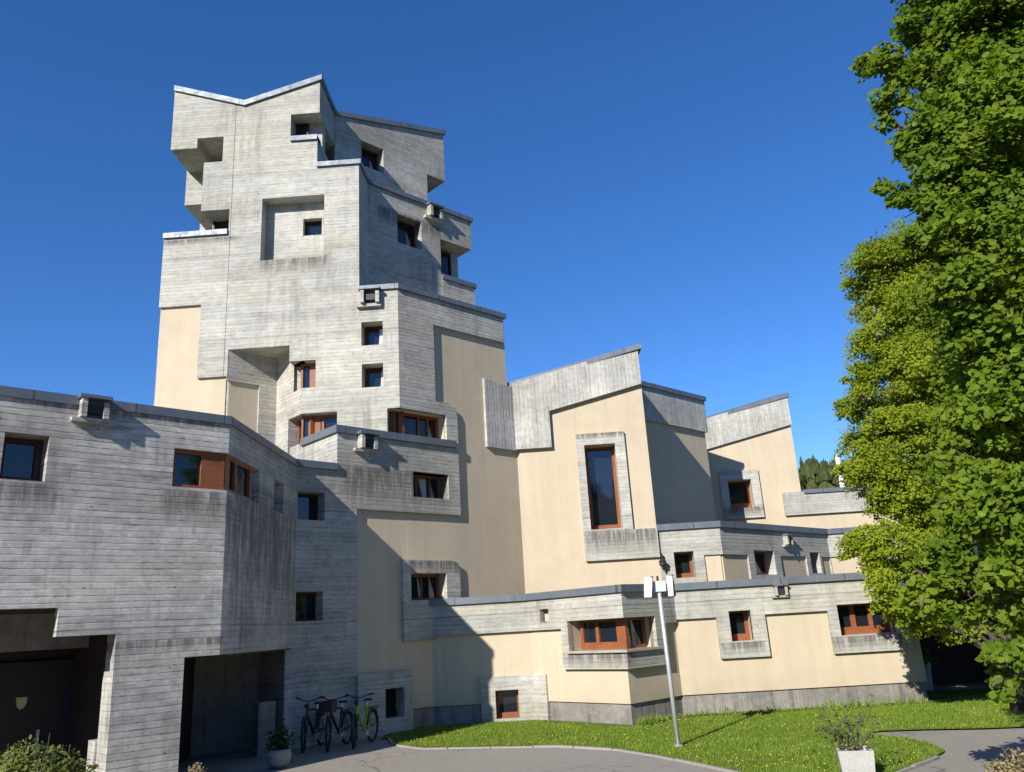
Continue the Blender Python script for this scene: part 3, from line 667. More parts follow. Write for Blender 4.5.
# near-black panels added in porch and passage, shade put into their colour
part('porch_shade_panel', fL.block((uFar+.62, u116+.12, -.1, z1+.02), -2.66, -2.69), 'dark_door_and_shade', EN)
part('porch_shade_panel', fL.block((uFar+.62, u116+.12, z1-.01, z1+.025), -.24, -2.655), 'dark_door_and_shade', EN)
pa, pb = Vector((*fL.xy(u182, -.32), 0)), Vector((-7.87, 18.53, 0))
part('passage_shade_panel', plan([(pa.x, pa.y), fL.xy(u182+.05, -.32), (fL.xy(u182, -1.6)[0]+.04, fL.xy(u182, -1.6)[1]), (pb.x+.04, pb.y-.02), (pb.x, pb.y), fL.xy(u182, -1.6)], 0, z3-.03), 'dark_door_and_shade', EN)
part('passage_shade_panel', plan([fL.xy(u182+.06, -.3), (-5.76, 14.95), (-5.76, 18.74), (-5.9, 18.76), (-6.8, 19.58), (-7.8, 18.55), fL.xy(u182+.06, -1.6)], z3-.028, z3+.01), 'dark_door_and_shade', EN)
part('porch_shade_panel', fL.slab([(u116+.105, -.1), (u116+.138, -.1), (u116+.138, z1), (u116+.105, z1)], -.88, -2.655), 'dark_door_and_shade', EN)
part('passage_shade_back', plan([(-7.84, 18.50), (-7.87, 18.53), (-6.78, 19.62), (-6.75, 19.59)], 0, z3-.03), 'concrete_plinth', EN)  # added slab over the back wall, its dark colour stands for shade
# door at the back of the porch
fD = Facet(fL.xy(0, -2.66), NG); dr = fD.rect(-14, 59, 668, 800); dr = (dr[0], dr[1], 0, dr[3])
door = part('door', fD.block(dr, .06, .002), 'dark_door_and_shade', EN)
part('door_frame', join(fD.block((dr[1], dr[1]+.12, 0, dr[3]+.1), .1, .002), fD.block((dr[0], dr[1], dr[3], dr[3]+.1), .1, .002)), 'dark_plastic', door)
c = fD.at(21, 703, .07)
part('door_shield', fD.slab([(c[0]+x_*.72, c[1]+y_*.72) for x_, y_ in ((-.12, .13), (.12, .13), (.12, -.02), (.06, -.12), (-.02, -.15), (-.09, -.06))], .085, .062), 'brass', door)
c = fD.at(36, 745, .07); part('door_handle', fD.block((c[0]-.02, c[0]+.02, c[1]-.25, c[1]+.25), .12, .062), 'galvanised', door)
c = fD.at(71, 706, .02)
part('wall_plaque', fD.slab([(c[0]+.1*math.cos(t*.3927), c[1]+.1*math.sin(t*.3927)) for t in range(16)], .05, .002), 'dark_plastic', EN)
# windows
rw = fL.rect(2, 47.5, 433.5, 480); window(EN, fL, rw, .42, 0, [core], bottom=.1, side=.1, top=.08, mat='wood_shaded')
rw = fL.rect(173, 230, 450.5, 488.5); zt, zb = rw[3], rw[2]
window(EN, fL, (rw[0], .02, zb, zt), .12, 0, [core], panel=((.55, .93),), trim=(0, .06), bottom=.06, side=.06)
window(EN, fL2, (-.02, uX(fL2, 259, 490), zb, zt), .12, 0, [core], bars=((.4, .08), ), trim=(.06, .3), bottom=.06, side=.08, panel=((.05, .16),))
window(EN, fL2, fL2.rect(274, 283.5, 481, 512), .3, 0, [core], bottom=.06, side=.05)
# small buttress and pipe beside the recess
gB = fG.rect(258, 275, 702, 757, PR+.3)
part('buttress', fG.block((gB[0], gB[1], -.1, gB[3]), PR+.3, PR+.004), 'concrete_plinth', EN)  # darker concrete than its own, passage shade put into the colour
coping(EN, [(*far, ZL), (*Lc, ZL), (*n0, ZL)], h=.16, inn=.5, out=.035)
spout(EN, fL, 95, 407, 0, .7, 'concrete_weathered')
# ------------------------------------------------------------------ front stucco block with the tall window, and its terrace wing
CH = thing('stucco_hall', 'cream stucco block with slanted ribbed concrete band and one tall narrow window, beside the tower', 'building', (1.5, 25, 0))
uBr = 0.0; uBl = uX(fB, 520, 490)-.15
b = fB.poly([(514.5, 385), (637.3, 347.5), VV(.0, 8), VV(.0, .3), VV(uBl, .3)])
zBl, zBr = b[0][1], b[1][1]
hall = part('wall', fB.slab([(uBl, zBl-.03), (.0, zBr-.03), (.0, .3), (uBl, .3)], 0, -3.2), 'stucco', CH)
bandp = fB.poly([VV(uBl+.1, zBl), VV(.02, zBr), (640.3, 383.5), (549.6, 410.8), (551.3, 447.5), (518, 448.7)], .15, tol=.1)
ubl_ = fB.u_of(GX+24.14, 24.14)-.02; bandp[0] = (ubl_, bandp[0][1]); bandp[5] = (ubl_, bandp[5][1])
bd = part('ribbed_band', fB.slab(bandp, .15, -.05), 'concrete_vertical', CH)
ap = fG.poly([(483.6, 378), (514.5, 388.5), (517.5, 451), (488, 446)], PR, tol=.1)
ue = fG.u_of(GX+24.14+.02, 24.14)+.05; ap[1] = (ue, ap[1][1]); ap[2] = (ue, ap[2][1])
part('ribbed_band', fG.slab(ap, PR, .004), 'concrete_vertical', CH)
sur = fB.poly([(575.6, 434), (625, 431.3), (632, 529.5), (657, 527.5), VV(.35, zX(fB, 660, 556, .1)), (586, 562.3)], .1, tol=.1)
us = sur[0][0]; sur[5] = (us, sur[4][1]); sur[3] = (-.002, sur[3][1]); sur[4] = (-.002, sur[4][1])
so = part('window_surround', fB.slab(sur, .1, -.02), 'concrete', CH)
window(CH, fB, fB.rect(587.5, 619, 444, 529, .1), .5, .1, [so, hall], bottom=.16, side=.09, top=.06, trim=(.04, 0))
# side facing right, set back behind the fin
zs0, zs1 = zX(fBG, 641, 384.5), zX(fBG, 702.5, 399.5); zs = (zs0+zs1)/2
uS = uX(fBG, 704.5, 430)
side = part('side_wall', fBG.slab([(-.02, .3), (uS, .3), (uS, zs), (-.02, zs)], 0, -3), 'stucco', CH)
zsb = zX(fBG, 675, 425.5, .1)
part('ribbed_band', fBG.slab([(.02, zsb), (uS+.08, zsb), (uS+.08, zs-.02), (.02, zs-.02)], .1, -.03), 'concrete_vertical', CH)
coping(CH, [(*fB.xy(uBl-.05), zBl+.07), (*fB.xy(.04, .15), zBr+.07), (3.46, 27.3, zBr+.07)], h=.17, out=.06, inn=.4)
coping(CH, [(*fBG.xy(-.0, .1), zs+.07), (*fBG.xy(uS+.06, .1), zs+.07), (*fBG.xy(uS+.06, -2.5), zs+.07)], h=.17)
print('hall', zBl, zBr, zs0, zs1, uS)
# terrace wing in front
uW1 = uX(fB, 720.3, 535); W1 = fB.xy(uW1); fWG = Facet(W1, NG); uW2 = uX(fWG, 829, 550); W2 = fWG.xy(uW2); fW2 = Facet(W2, NT)
ZW = (zX(fB, 660, 526.3)+zX(fB, 720, 522.5))/2
wing = part('terrace_wall', plan([(3.44, 24.14), W1, W2, (W2[0]+7, W2[1]), (W2[0]+7, W2[1]+1.2), (W2[0]-1, W2[1]+1.2), (3.44, 26.8)], .3, ZW-.05), 'concrete', CH)
zp = zX(fB, 713, 554.6)
for F, l, rr in ((fB, uX(fB, 705.5, 567), uW1+.3), (fWG, -.3, uX(fWG, 750.3, 570)), (fWG, uX(fWG, 782.5, 570), uX(fWG, 808.3, 570)), (fWG, uX(fWG, 823.5, 570), uW2), (fW2, 0, 6)):
    carve([wing], F.block((l, rr, .2, zp), .4, -.1))
    lo = l if l > -.2 else .06; hi = min(rr, uW1-.06) if F is fB else rr
    part('stucco_panel', F.block((lo, hi, .35, zp-.002), -.06, -.16), 'stucco', CH)
window(CH, fB, fB.rect(674.8, 695, 551.5, 577.5), .45, 0, [wing], bottom=.14, side=.08, top=.05, trim=(.02, 0))
window(CH, fWG, fWG.rect(755.3, 775.3, 550.5, 574.5), .4, 0, [wing], bottom=.08, side=.06)
window(CH, fWG, fWG.rect(811.2, 820.5, 552.5, 573), .4, 0, [wing], bottom=.08, side=.05)
coping(CH, [(3.44, 24.14, ZW+.05), (*W1, ZW+.05), (*W2, ZW+.05), (W2[0]+7, W2[1], ZW+.05)], h=.18, inn=.6)
spout(CH, fWG, 786.5, 537.5, 0, .62)

# ------------------------------------------------------------------ rear stucco block
RB = thing('rear_stucco_block', 'smaller cream stucco block with slanted concrete roof band and nearly square framed window, farther back', 'building', (9, 35, 0))
e = fE.poly([(702, 420.2), (787.7, 395), (801.6, 489.5), VV(-.1, .3), VV(uX(fE, 702, 430), .3)], tol=.1)
uEr = e[1][0]; uEl = e[0][0]-1.5; sl_ = (e[1][1]-e[0][1])/(e[1][0]-e[0][0]); zEl = e[0][1]-1.5*sl_
rear = part('wall', fE.slab([(uEl, zEl-.03), (uEr, e[1][1]-.03), (uEr, .3), (uEl, .3)], 0, -5), 'stucco', RB)
eb0, eb1 = fE.at(728, 443, .12), fE.at(791.3, 424.3, .12); s2 = (eb1[1]-eb0[1])/(eb1[0]-eb0[0])
part('ribbed_band', fE.slab([(uEl, zEl), (uEr+.02, e[1][1]), (uEr+.02, eb1[1]), (uEl, eb1[1]-s2*(eb1[0]-uEl))], .12, -.03), 'concrete_vertical', RB)
sw = fE.poly([(719.8, 471.3), (758.5, 469.6), (764, 517), (724, 519.3)], .12, tol=.12)
ss = part('window_surround', fE.slab(sw, .12, -.02), 'concrete', RB)
window(RB, fE, fE.rect(729.2, 753, 479.5, 508, .12), .5, .12, [ss, rear], bottom=.25, side=.12, top=.06)
zH = zX(fE, 830, 489.7); uH0 = uX(fE, 784.2, 504, .12); zHb = zX(fE, 815, 513.7, .12); uH1 = uX(fE, 980, 500)
low = part('low_wall', fE.slab([(uEr+.002, .3), (uH1, .3), (uH1, zH-.06), (uEr+.002, zH-.06)], -.003, -4), 'stucco', RB)
part('concrete_band', fE.slab([(uH0, zHb), (uH1, zHb), (uH1, zH-.02), (uH0, zH-.02)], .12, .003), 'concrete', RB)
coping(RB, [(*fE.xy(uEl), zEl+.07), (*fE.xy(uEr+.03, .1), e[1][1]+.07), (fE.xy(uEr+.03)[0], 38, e[1][1]+.07)], h=.18)
coping(RB, [(*fE.xy(uEr+.06, .12), zH+.05), (*fE.xy(uH1, .12), zH+.05)], h=.16)
pz = Facet((0, 35.2), NT); c0 = pz.at(842.5, 487); c1 = pz.at(840.5, 455)
part('vent_pipe', tube([(c0[0], 35.2, zH-.3), (c0[0], 35.2, c1[1])], .1, 14), 'lamp_white', RB)
# ------------------------------------------------------------------ low wing along the lawn
LW = thing('low_wing', 'single-storey cream stucco wing with a concrete parapet band and orange wooden windows along the lawn', 'building', (3, 21.5, 0))
uPc = uX(fC, 532, 650); Pc = fC.xy(uPc); fF = Facet((0, Pc[1]), NT)
PF = (Pc[1]+GX, Pc[1]); P1 = (1.78, 19.51); P2 = (3.16, 20.89); uRe = uX(fR, 929, 690); PR_ = fR.xy(uRe)
ZR = 3.03; PB = .47
def outline(e):
    k = e*math.tan(math.pi/8)
    return [(PF[0]-.3, PF[1]-e+.0), (Pc[0]-k*1., Pc[1]-e), (P1[0], P1[1]-e*1.414), (P2[0]+k, P2[1]-e), (PR_[0]+e, PR_[1]-e), (PR_[0]+e, 24.2), (PF[0]-.3, 24.2)]
mass = part('wall', plan(outline(0), PB, ZR-.12), 'stucco', LW)
part('plinth', plan(outline(-.045), -.2, PB-.002), 'concrete_plinth', LW)
B_ = .1
zb = zX(fF, 470, 634.2, B_)
fl, fr_ = fF.u_of(*PF), fF.u_of(*Pc)
band_f = part('concrete_band', fF.slab([(fl-.2, zb), (fr_-.04, zb), (fr_-.04, ZR), (fl-.2, ZR)], B_, -.08), 'concrete', LW)
u1 = fC.u_of(*P1); uf = uX(fC, 562.3, 650, B_); zf = zX(fC, 594, 669.3, B_)
band_c = part('concrete_band', fC.slab([(uPc-.04, zb), (uf, zb), (uf, zf), (u1+B_, zf), (u1+B_, ZR), (uPc-.04, ZR)], B_, -.1), 'concrete', LW)
uq = fR1.u_of(*P2); ufr = uX(fR1, 667.5, 640, B_)
band_1 = part('concrete_band', fR1.slab([(B_+.001, zf), (ufr, zf), (ufr, zb), (uq-.04, zb), (uq-.04, ZR), (B_+.001, ZR)], B_, -.1), 'concrete', LW)
f1l, f1r, z1f = uX(fR, 718.8, 637, B_), uX(fR, 767.3, 632, B_), zX(fR, 745, 657.6, B_)
f2l, f2r, z2f = uX(fR, 831, 630, B_), uX(fR, 910, 625, B_), zX(fR, 860, 652.3, B_)
zbr = zX(fR, 795, 612.6, B_)
band_r = part('concrete_band', fR.slab([(.04, zbr), (f1l, zbr), (f1l, z1f), (f1r, z1f), (f1r, zbr), (f2l, zbr), (f2l, z2f), (f2r, z2f), (f2r, zbr), (uRe+B_, zbr), (uRe+B_, ZR), (.04, ZR)], B_, -.08), 'concrete', LW)
# corner window with orange frame
rc = fC.rect(568, 620, 619.5, 650.5, B_); zt, z0 = rc[3], rc[2]
window(LW, fC, (rc[0], u1+B_+.02, z0, zt), .38, B_, [band_c, band_1, mass], bars=((.38, .1), ), panel=((.8, .97),), trim=(.12, .26), bottom=.17, side=.1)
window(LW, fR1, (-.02, uX(fR1, 656.5, 634, B_), z0, zt), .38, B_, [band_c, band_1, mass], panel=((.03, .15),), trim=(.26, 0), bottom=.07, curtain=(.3, .36, .25, .27))
part('window_sill', fC.block((rc[0]-.02, u1+B_+.06, z0-.06, z0-.004), B_+.06, -.2), 'concrete', LW)
part('window_sill', fR1.block((B_+.07, uX(fR1, 660, 650, B_), z0-.06, z0-.004), B_+.06, -.2), 'concrete', LW)
# square niche
nr = fC.rect(540, 548.6, 609, 622.5, B_)
carve([band_c, mass], fC.block(nr, .3, -.15))
part('niche_vent', fC.block((nr[0]+.05, nr[1]-.08, nr[2]+.02, nr[3]-.12), -.02, -.148), 'pot_concrete', LW)
window(LW, fR, fR.rect(730.2, 752.5, 610.5, 641, B_), .45, B_, [band_r, mass], bottom=.16, side=.09, top=.05, trim=(.02, 0), bars=((.86, .04),))
window(LW, fR, (uX(fR, 839, 620, B_), uX(fR, 895, 620, B_), zX(fR, 860, 634.5, B_), zX(fR, 860, 603.5, B_)), .45, B_, [band_r, mass], bottom=.18, side=.1, top=.05, bars=((.36, .12), (.68, .1)))
# low framed window by the grass
zs_ = zX(fF, 505, 676, .06)
s1 = part('window_surround', fF.slab([(uX(fF, 481, 700, .06), -.1), (fr_-.02, -.1), (fr_-.02, zs_), (uX(fF, 481, 700, .06), zs_)], .06, -.06), 'concrete', LW)
s2_ = part('window_surround', fC.slab([(uPc-.02, -.1), (uX(fC, 546.7, 695, .06), -.1), (uX(fC, 546.7, 695, .06), zs_), (uPc-.02, zs_)], .06, -.06), 'concrete', LW)
wr = fF.rect(495.8, 519, 690, 718.5, .06)
window(LW, fF, wr, .3, .06, [s1, mass, bpy.data.objects[[o.name for o in LW.children if o.name.startswith('plinth')][0]]], bottom=.12, side=.05, top=.04)
coping(LW, [(*fF.xy(fl-.15, B_), ZR+.06), (*fF.xy(fr_-.04, B_), ZR+.06), (*fC.xy(u1+B_, B_), ZR+.06), (*fR1.xy(uq-.04, B_), ZR+.06), (*fR.xy(uRe+B_, B_), ZR+.06), (PR_[0]+B_, 24, ZR+.06)], h=.17, inn=.5)
part('roof', plan([(PF[0]+.2, PF[1]+.3), (Pc[0], Pc[1]+.4), (1.78, 20.1), (3.2, 21.4), (8.7, 21.4), (8.7, 24.1), (-.4, 24.1)], ZR-.11, ZR-.06), 'gravel', LW)
spout(LW, fR, 781, 587.5, B_, .5, 'concrete')
# covered passage behind the trees
part('canopy_roof', box(PR_[0]+.2, 15.5, 21.3, 26.2, 2.55, 2.95), 'concrete_weathered', LW)
part('passage_wall', box(PR_[0]+.15, 15.5, 25.0, 25.4, 0, 2.55), 'dark_door_and_shade', LW)  # near-black colour puts the passage's shade into the wall
part('passage_wall', box(13.2, 13.6, 21.6, 25.0, 0, 2.55), 'concrete_weathered', LW)
# ------------------------------------------------------------------ lamp post on the lawn
LP = thing('lamp_post', 'slim grey lamp post with two white floodlight heads standing on the lawn', 'lamp post', (2.26, 16.06, .03))
bx, by = 2.26, 16.06
tx, ty = 2.2, 16.06
smooth(part('pole', tube([(bx, by, .02), (bx*.5+tx*.5, by, 1.5), (tx, ty, 2.98)], [.042, .04, .036], 14), 'galvanised', LP))
part('base_plate', lathe((bx, by, .02), [(.085, 0), (.085, .025), (.05, .04)], 16), 'galvanised', LP)
part('junction_box', box(tx-.12, tx+.13, ty-.07, ty+.07, 2.78, 2.97), 'lamp_white', LP)
part('finial', tube([(tx, ty, 2.97), (tx, ty, 3.07)], .022, 8), 'dark_plastic', LP)
def flood(cx, yaw, tilt):
    def tf(g, nm, mt, par):
        Mx = Matrix.Translation((cx, ty-.05, 2.87)) @ Matrix.Rotation(yaw, 4, 'Z') @ Matrix.Rotation(tilt, 4, 'Y')
        return part(nm, ([Mx @ Vector(v) for v in g[0]], g[1]), mt, par)
    h = tf(extrude([Vector((-.06, -.12, -.19)), Vector((.03, -.12, -.19)), Vector((.06, -.12, .17)), (Vector((-.05, -.12, .19)))], [Vector((-.06, .12, -.19)), Vector((.03, .12, -.19)), Vector((.06, .12, .17)), Vector((-.05, .12, .19))]), 'lamp_head', 'lamp_white', LP)
    tf(box(.062, .078, -.11, .11, -.2, .2), 'lamp_glass', 'dark_plastic', h)
flood(tx-.2, .12, .06); flood(tx+.22, -.1, -.04)
# black wall knob beside the terrace wing, a plain dark turned shape
WL = thing('wall_knob', 'small black knob fixed to the cream wall behind the lamp post', 'wall lamp', (*fB.xy(.02), 4.2))
c = fB.at(662, 558); u, z = c[0]-.02, c[1]
part('bracket', fB.block((u-.02, u+.02, z-.02, z+.12), .16, .004), 'dark_plastic', WL)
q = fB.P(u, z-.2, .17); part('knob', lathe(q, [(.015, -.16), (.03, -.13), (.04, -.06), (.1, -.02), (.1, .08), (.12, .09), (.06, .15), (.012, .18)], 12), 'dark_plastic', WL)

# ------------------------------------------------------------------ bicycles under the shaded wall
def ring(c, R, r, n=28, m=7):
    V, Fc = [], []
    for i in range(n):
        a = 2*math.pi*i/n
        for j in range(m):
            b = 2*math.pi*j/m; V.append(Vector((c[0]+(R+r*math.cos(b))*math.cos(a), c[1]+r*math.sin(b), c[2]+(R+r*math.cos(b))*math.sin(a))))
    Fc = [(i*m+j, i*m+(j+1) % m, ((i+1) % n)*m+(j+1) % m, ((i+1) % n)*m+j) for i in range(n) for j in range(m)]
    return V, Fc
def bicycle(label, loc, rz, paint, basket=False):
    """front wheel towards +x; built around its own origin, then turned"""
    B = thing('bicycle', label, 'bicycle', (0, 0, 0), 'bicycles parked against the wall')
    R = .335; rx, fx = -.53, .53; st = .28
    for wx, turn in ((rx, 0), (fx, st)):
        rot = Matrix.Translation((wx, 0, R)) @ Matrix.Rotation(turn, 4, 'Z')
        T_ = lambda g: ([rot @ Vector(v) for v in g[0]], g[1])
        wl = part('wheel', T_(join(ring((0, 0, 0), R-.035, .009), tube([(0, -.05, 0), (0, .05, 0)], .022, 10))), 'bike_fitting', B)
        part('tyre', T_(ring((0, 0, 0), R-.02, .026)), 'rubber', wl)
        part('spokes', T_(join(*[tube([(0, (-1)**i*.03, 0), ((R-.04)*math.cos(i*.449), 0, (R-.04)*math.sin(i*.449))], .0016, 4) for i in range(14)])), 'bike_fitting', wl)
        part('mudguard', T_(([v for v in ring((0, 0, 0), R+.012, .026)[0] if v.z > -.03], [])) if False else T_(tube([((R+.03)*math.cos(a), 0, (R+.03)*math.sin(a)) for a in [math.radians(q) for q in range(20, 175, 12)]], .02, 6)), 'bike_black', wl)
    bb, seat, head, hd2 = (-.06, 0, .29), (-.22, 0, .78), (.33, 0, .83), (.36, 0, .70)
    part('frame', join(tube([bb, seat], .024), tube([seat, head], .024), tube([bb, hd2], .032), tube([head, (.37, 0, .66)], .028), tube([bb, (rx, .05, R)], .013), tube([bb, (rx, -.05, R)], .013), tube([seat, (rx, .05, R)], .01), tube([seat, (rx, -.05, R)], .01)), paint, B)
    part('fork', join(*[tube([(.37, s*.045, .67), (.42, s*.05, .6), (fx, s*.05, R)], .013) for s in (-1, 1)]), 'bike_black', B)
    part('saddle', extrude([Vector((-.36, -.08, .93)), Vector((-.36, .08, .93)), Vector((-.2, .05, .94)), Vector((-.06, .018, .93)), Vector((-.06, -.018, .93)), Vector((-.2, -.05, .94))], [Vector((-.35, -.06, .88)), Vector((-.35, .06, .88)), Vector((-.2, .03, .89)), Vector((-.08, .012, .9)), Vector((-.08, -.012, .9)), Vector((-.2, -.03, .89))]), 'rubber', B)
    part('seat_post', tube([seat, (-.245, 0, .9)], .014), 'bike_silver', B)
    hb = part('handlebar', join(tube([(.33, 0, .8), (.31, 0, 1.0)], .014), tube([(.2, -.3, 1.06), (.27, -.22, 1.05), (.32, -.08, 1.0), (.32, .08, 1.0), (.27, .22, 1.05), (.2, .3, 1.06)], .012)), 'bike_black', B)
    for s in (-1, 1): part('grip', tube([(.27-.015, s*.235, 1.053), (.18, s*.32, 1.063)], .018), 'rubber', hb)
    part('headlight', lathe((.39, 0, .9), [(.01, -.04), (.045, -.02), (.05, .03), (.02, .05)], 12), 'dark_plastic', B)
    part('crank', join(tube([(-.06, -.09, .29), (-.06, .09, .29)], .02), tube([(-.06, .08, .29), (.07, .08, .2)], .011), tube([(-.06, -.08, .29), (-.19, -.08, .38)], .011), box(.02, .12, .08, .17, .19, .21), box(-.24, -.14, -.17, -.08, .37, .39), ring((-.06, .055, .29), .09, .008, 20, 5)), 'bike_silver', B)
    part('luggage_rack', join(box(-.78, -.28, -.06, .06, .72, .735), tube([(-.7, .06, .72), (rx, .06, R)], .007), tube([(-.7, -.06, .72), (rx, -.06, R)], .007)), 'bike_black', B)
    if basket: part('basket', join(box(.42, .7, -.15, .15, .78, .79), box(.42, .44, -.15, .15, .79, 1.), box(.68, .7, -.15, .15, .79, 1.), box(.44, .68, -.15, -.135, .79, 1.), box(.44, .68, .135, .15, .79, 1.)), 'dark_plastic', B)
    B.location = (*loc, 0); B.rotation_euler = (0, math.radians(0), rz)
    return B
def bike_at(label, rear, front, paint, **kw):
    a, b = gnd(*rear), gnd(*front); bicycle(label, ((a[0]+b[0])/2, (a[1]+b[1])/2), math.atan2(b[1]-a[1], b[0]-a[0]), paint, **kw)
bike_at('green-framed bicycle with front wheel turned, nearest the lawn edge', (375, 740.5), (351, 750), 'bike_green')
bike_at('dark bicycle with silver chainring, between the other two bicycles', (349, 743.5), (326, 752.5), 'bike_black', basket=True)
bike_at('black bicycle parked next to the round planter, leftmost of the three', (325, 744), (300, 754), 'bike_black')

# ------------------------------------------------------------------ plants in tubs
def leaves(pts, nrm, size, wid=.6, jit=.6, n6=True):
    """many leaf faces; pts (n,3), nrm (n,3) preferred normals"""
    n = len(pts); nr = nrm+np.random.normal(0, jit, (n, 3)); nr /= np.linalg.norm(nr, axis=1)[:, None]
    t = np.random.normal(0, 1, (n, 3)); t[:, 2] -= .35; t -= nr*np.sum(t*nr, 1)[:, None]; t /= np.linalg.norm(t, axis=1)[:, None]; b = np.cross(nr, t)
    s = size*np.random.uniform(.45, 1.35, n)
    prof = [(-.5, 0), (-.25, .42), (.12, .5), (.5, 0), (.12, -.5), (-.25, -.42)] if n6 else [(-.5, 0), (0, .5), (.5, 0), (0, -.5)]
    vs_ = np.stack([pts+t*(a*s)[:, None]+b*(c*wid*s)[:, None]-nr*((abs(c)*.25-.1)*s*.5)[:, None] for a, c in prof], 1)
    return vs_.reshape(-1, 3), len(prof)
def leaf_mesh(name, V, kk, mat, parent):
    n = len(V)//kk; me = bpy.data.meshes.new(name); org = np.array(LOC[parent])
    me.vertices.add(len(V)); me.vertices.foreach_set('co', (V-org).astype(np.float32).ravel())
    me.loops.add(n*kk); me.loops.foreach_set('vertex_index', np.arange(n*kk, dtype=np.int32))
    me.polygons.add(n); me.polygons.foreach_set('loop_start', np.arange(0, n*kk, kk, dtype=np.int32)); me.polygons.foreach_set('loop_total', np.full(n, kk, dtype=np.int32))
    me.update(calc_edges=True); me.materials.append(M(mat)); o = bpy.data.objects.new(name, me); COL.objects.link(o)
    if parent: o.parent = parent; LOC[o] = LOC[parent]
    return o
def stems_and_leaves(base, tips, n_leaf, size, parent, mat, bend=.15, spread=.03, start=.25, rad=.006):
    g, P, Nn = [], [], []
    for t in tips:
        b = Vector(base)+Vector((random.uniform(-.1, .1), random.uniform(-.1, .1), 0)); t = Vector(t); m = (b+t)/2+Vector((random.uniform(-bend, bend), random.uniform(-bend, bend), bend*.6))
        pts = [b*(1-s)**2+m*2*s*(1-s)+t*s*s for s in (0, .2, .4, .6, .8, 1)]; g.append(tube(pts, [rad, rad*.9, rad*.8, rad*.7, rad*.55, rad*.4], 5))
        for _ in range(n_leaf):
            s = random.uniform(start, 1)**.8; p = b*(1-s)**2+m*2*s*(1-s)+t*s*s
            P.append(p+Vector((random.gauss(0, spread), random.gauss(0, spread), random.gauss(0, spread)))); Nn.append((0, -.2, .8))
    part('stems', join(*g), 'bark', parent)
    V, kk = leaves(np.array([tuple(p) for p in P]), np.array(Nn), size, .5, .6); leaf_mesh('foliage', V, kk, mat, parent)
pc = gnd(858.5, 777)
def square_pot(c, w, h, rz):
    pr = [(w*.44, 0), (w*.5, h), (w*.5-.045, h), (w*.5-.05, h-.06)]
    V, Fc = [], []
    for r, z in pr: V += [Vector((c[0], c[1], .03+z))+Matrix.Rotation(rz, 3, 'Z') @ Vector((sx*r, sy*r, 0)) for sx, sy in ((-1, -1), (1, -1), (1, 1), (-1, 1))]
    for i in range(3): Fc += [(i*4+j, i*4+(j+1) % 4, (i+1)*4+(j+1) % 4, (i+1)*4+j) for j in range(4)]
    Fc += [(3, 2, 1, 0), (12, 13, 14, 15)]
    return V, Fc
SP = thing('concrete_planter', 'square pale concrete planter with a sparse sprawling shrub, on the lawn by the path', 'planter', (*pc, .03))
part('planter_box', square_pot(pc, .47, .34, math.radians(-14)), 'pot_concrete', SP)
part('planter_soil', ([Vector((pc[0]+.16*math.cos(i*.7854+.54), pc[1]+.16*math.sin(i*.7854+.54), .33)) for i in range(8)], [tuple(range(8))]), 'lawn_soil', SP)
SB = thing('shrub', 'sparse sprawling shrub with thin leaning stems growing in the square planter', 'plant', (pc[0], pc[1], .36))
dep = Facet((0, pc[1]), NT)
def pxp(x, y, dy): q = Facet((0, pc[1]+dy), NT); u, z = q.at(x, y); return (u, pc[1]+dy, z)
tips = [pxp(x+random.uniform(-4, 4), y+random.uniform(-4, 4), random.uniform(-.35, .45)) for x, y in ((815, 727), (820, 713), (828, 707), (834, 704), (846, 704), (856, 697), (866, 695), (812, 731), (842, 715), (872, 712), (850, 722), (826, 722), (838, 730), (880, 725), (862, 720), (832, 741), (846, 735), (868, 733))]
stems_and_leaves((pc[0], pc[1], .37), tips, 26, .05, SB, 'leaf_grey', .14, .03, .2)
V, kk = leaves(np.random.normal(0, .1, (230, 3))*[1.7, 1.2, .9]+[pc[0]-.06, pc[1], .46], np.tile([0, 0, 1.], (230, 1)), .05); leaf_mesh('ground_leaves', V, kk, 'leaf_shrub', SB)
# round bowl in the shade
rp = gnd(279, 768)
RP = thing('round_planter', 'round white bowl planter with dark leafy plant in the shade beside the bicycles', 'planter', (*rp, 0))
smooth(part('bowl', lathe((*rp, 0), [(.12, 0), (.2, .08), (.225, .2), (.215, .29), (.195, .33), (.18, .33), (.16, .27)], 32), 'kerb_stone', RP))
V, kk = leaves(np.random.normal(0, .13, (420, 3))*[.8, .8, .8]+[rp[0], rp[1], .48], np.tile([0, -.2, 1.], (420, 1)), .08); leaf_mesh('foliage', V, kk, 'leaf_dark', RP)
# shrubs at the bottom edge of the picture
def bush(name, label, centers, n, size, mat, kw=.6):
    c0 = centers[0]; T_ = thing(name, label, 'plant', (c0[0], c0[1], 0)); P, Nn, tp_ = [], [], []
    for cx, cy, cz, r in centers:
        m = int(n*r*r); d = np.random.normal(0, 1, (m, 3)); d /= np.linalg.norm(d, axis=1)[:, None]
        P.append(np.array([cx, cy, cz])+d*(r*np.random.uniform(.45, 1.08, m)**.6)[:, None]); Nn.append(d*.6+[0, -.1, .7])
        for _ in range(7): tp_.append((cx+random.uniform(-r, r)*.7, cy+random.uniform(-r, r)*.7, cz+r*random.uniform(.3, 1.15)))
    P, Nn = np.concatenate(P), np.concatenate(Nn); ok = P[:, 2] > .02
    part('stems', join(*[tube([(c0[0]*.4+t[0]*.6+random.uniform(-.05, .05), c0[1]*.4+t[1]*.6, 0), t], [.012, .004], 5) for t in tp_]), 'bark', T_)
    V, kk = leaves(P[ok], Nn[ok], size, .5, .5); leaf_mesh('foliage', V, kk, mat, T_)
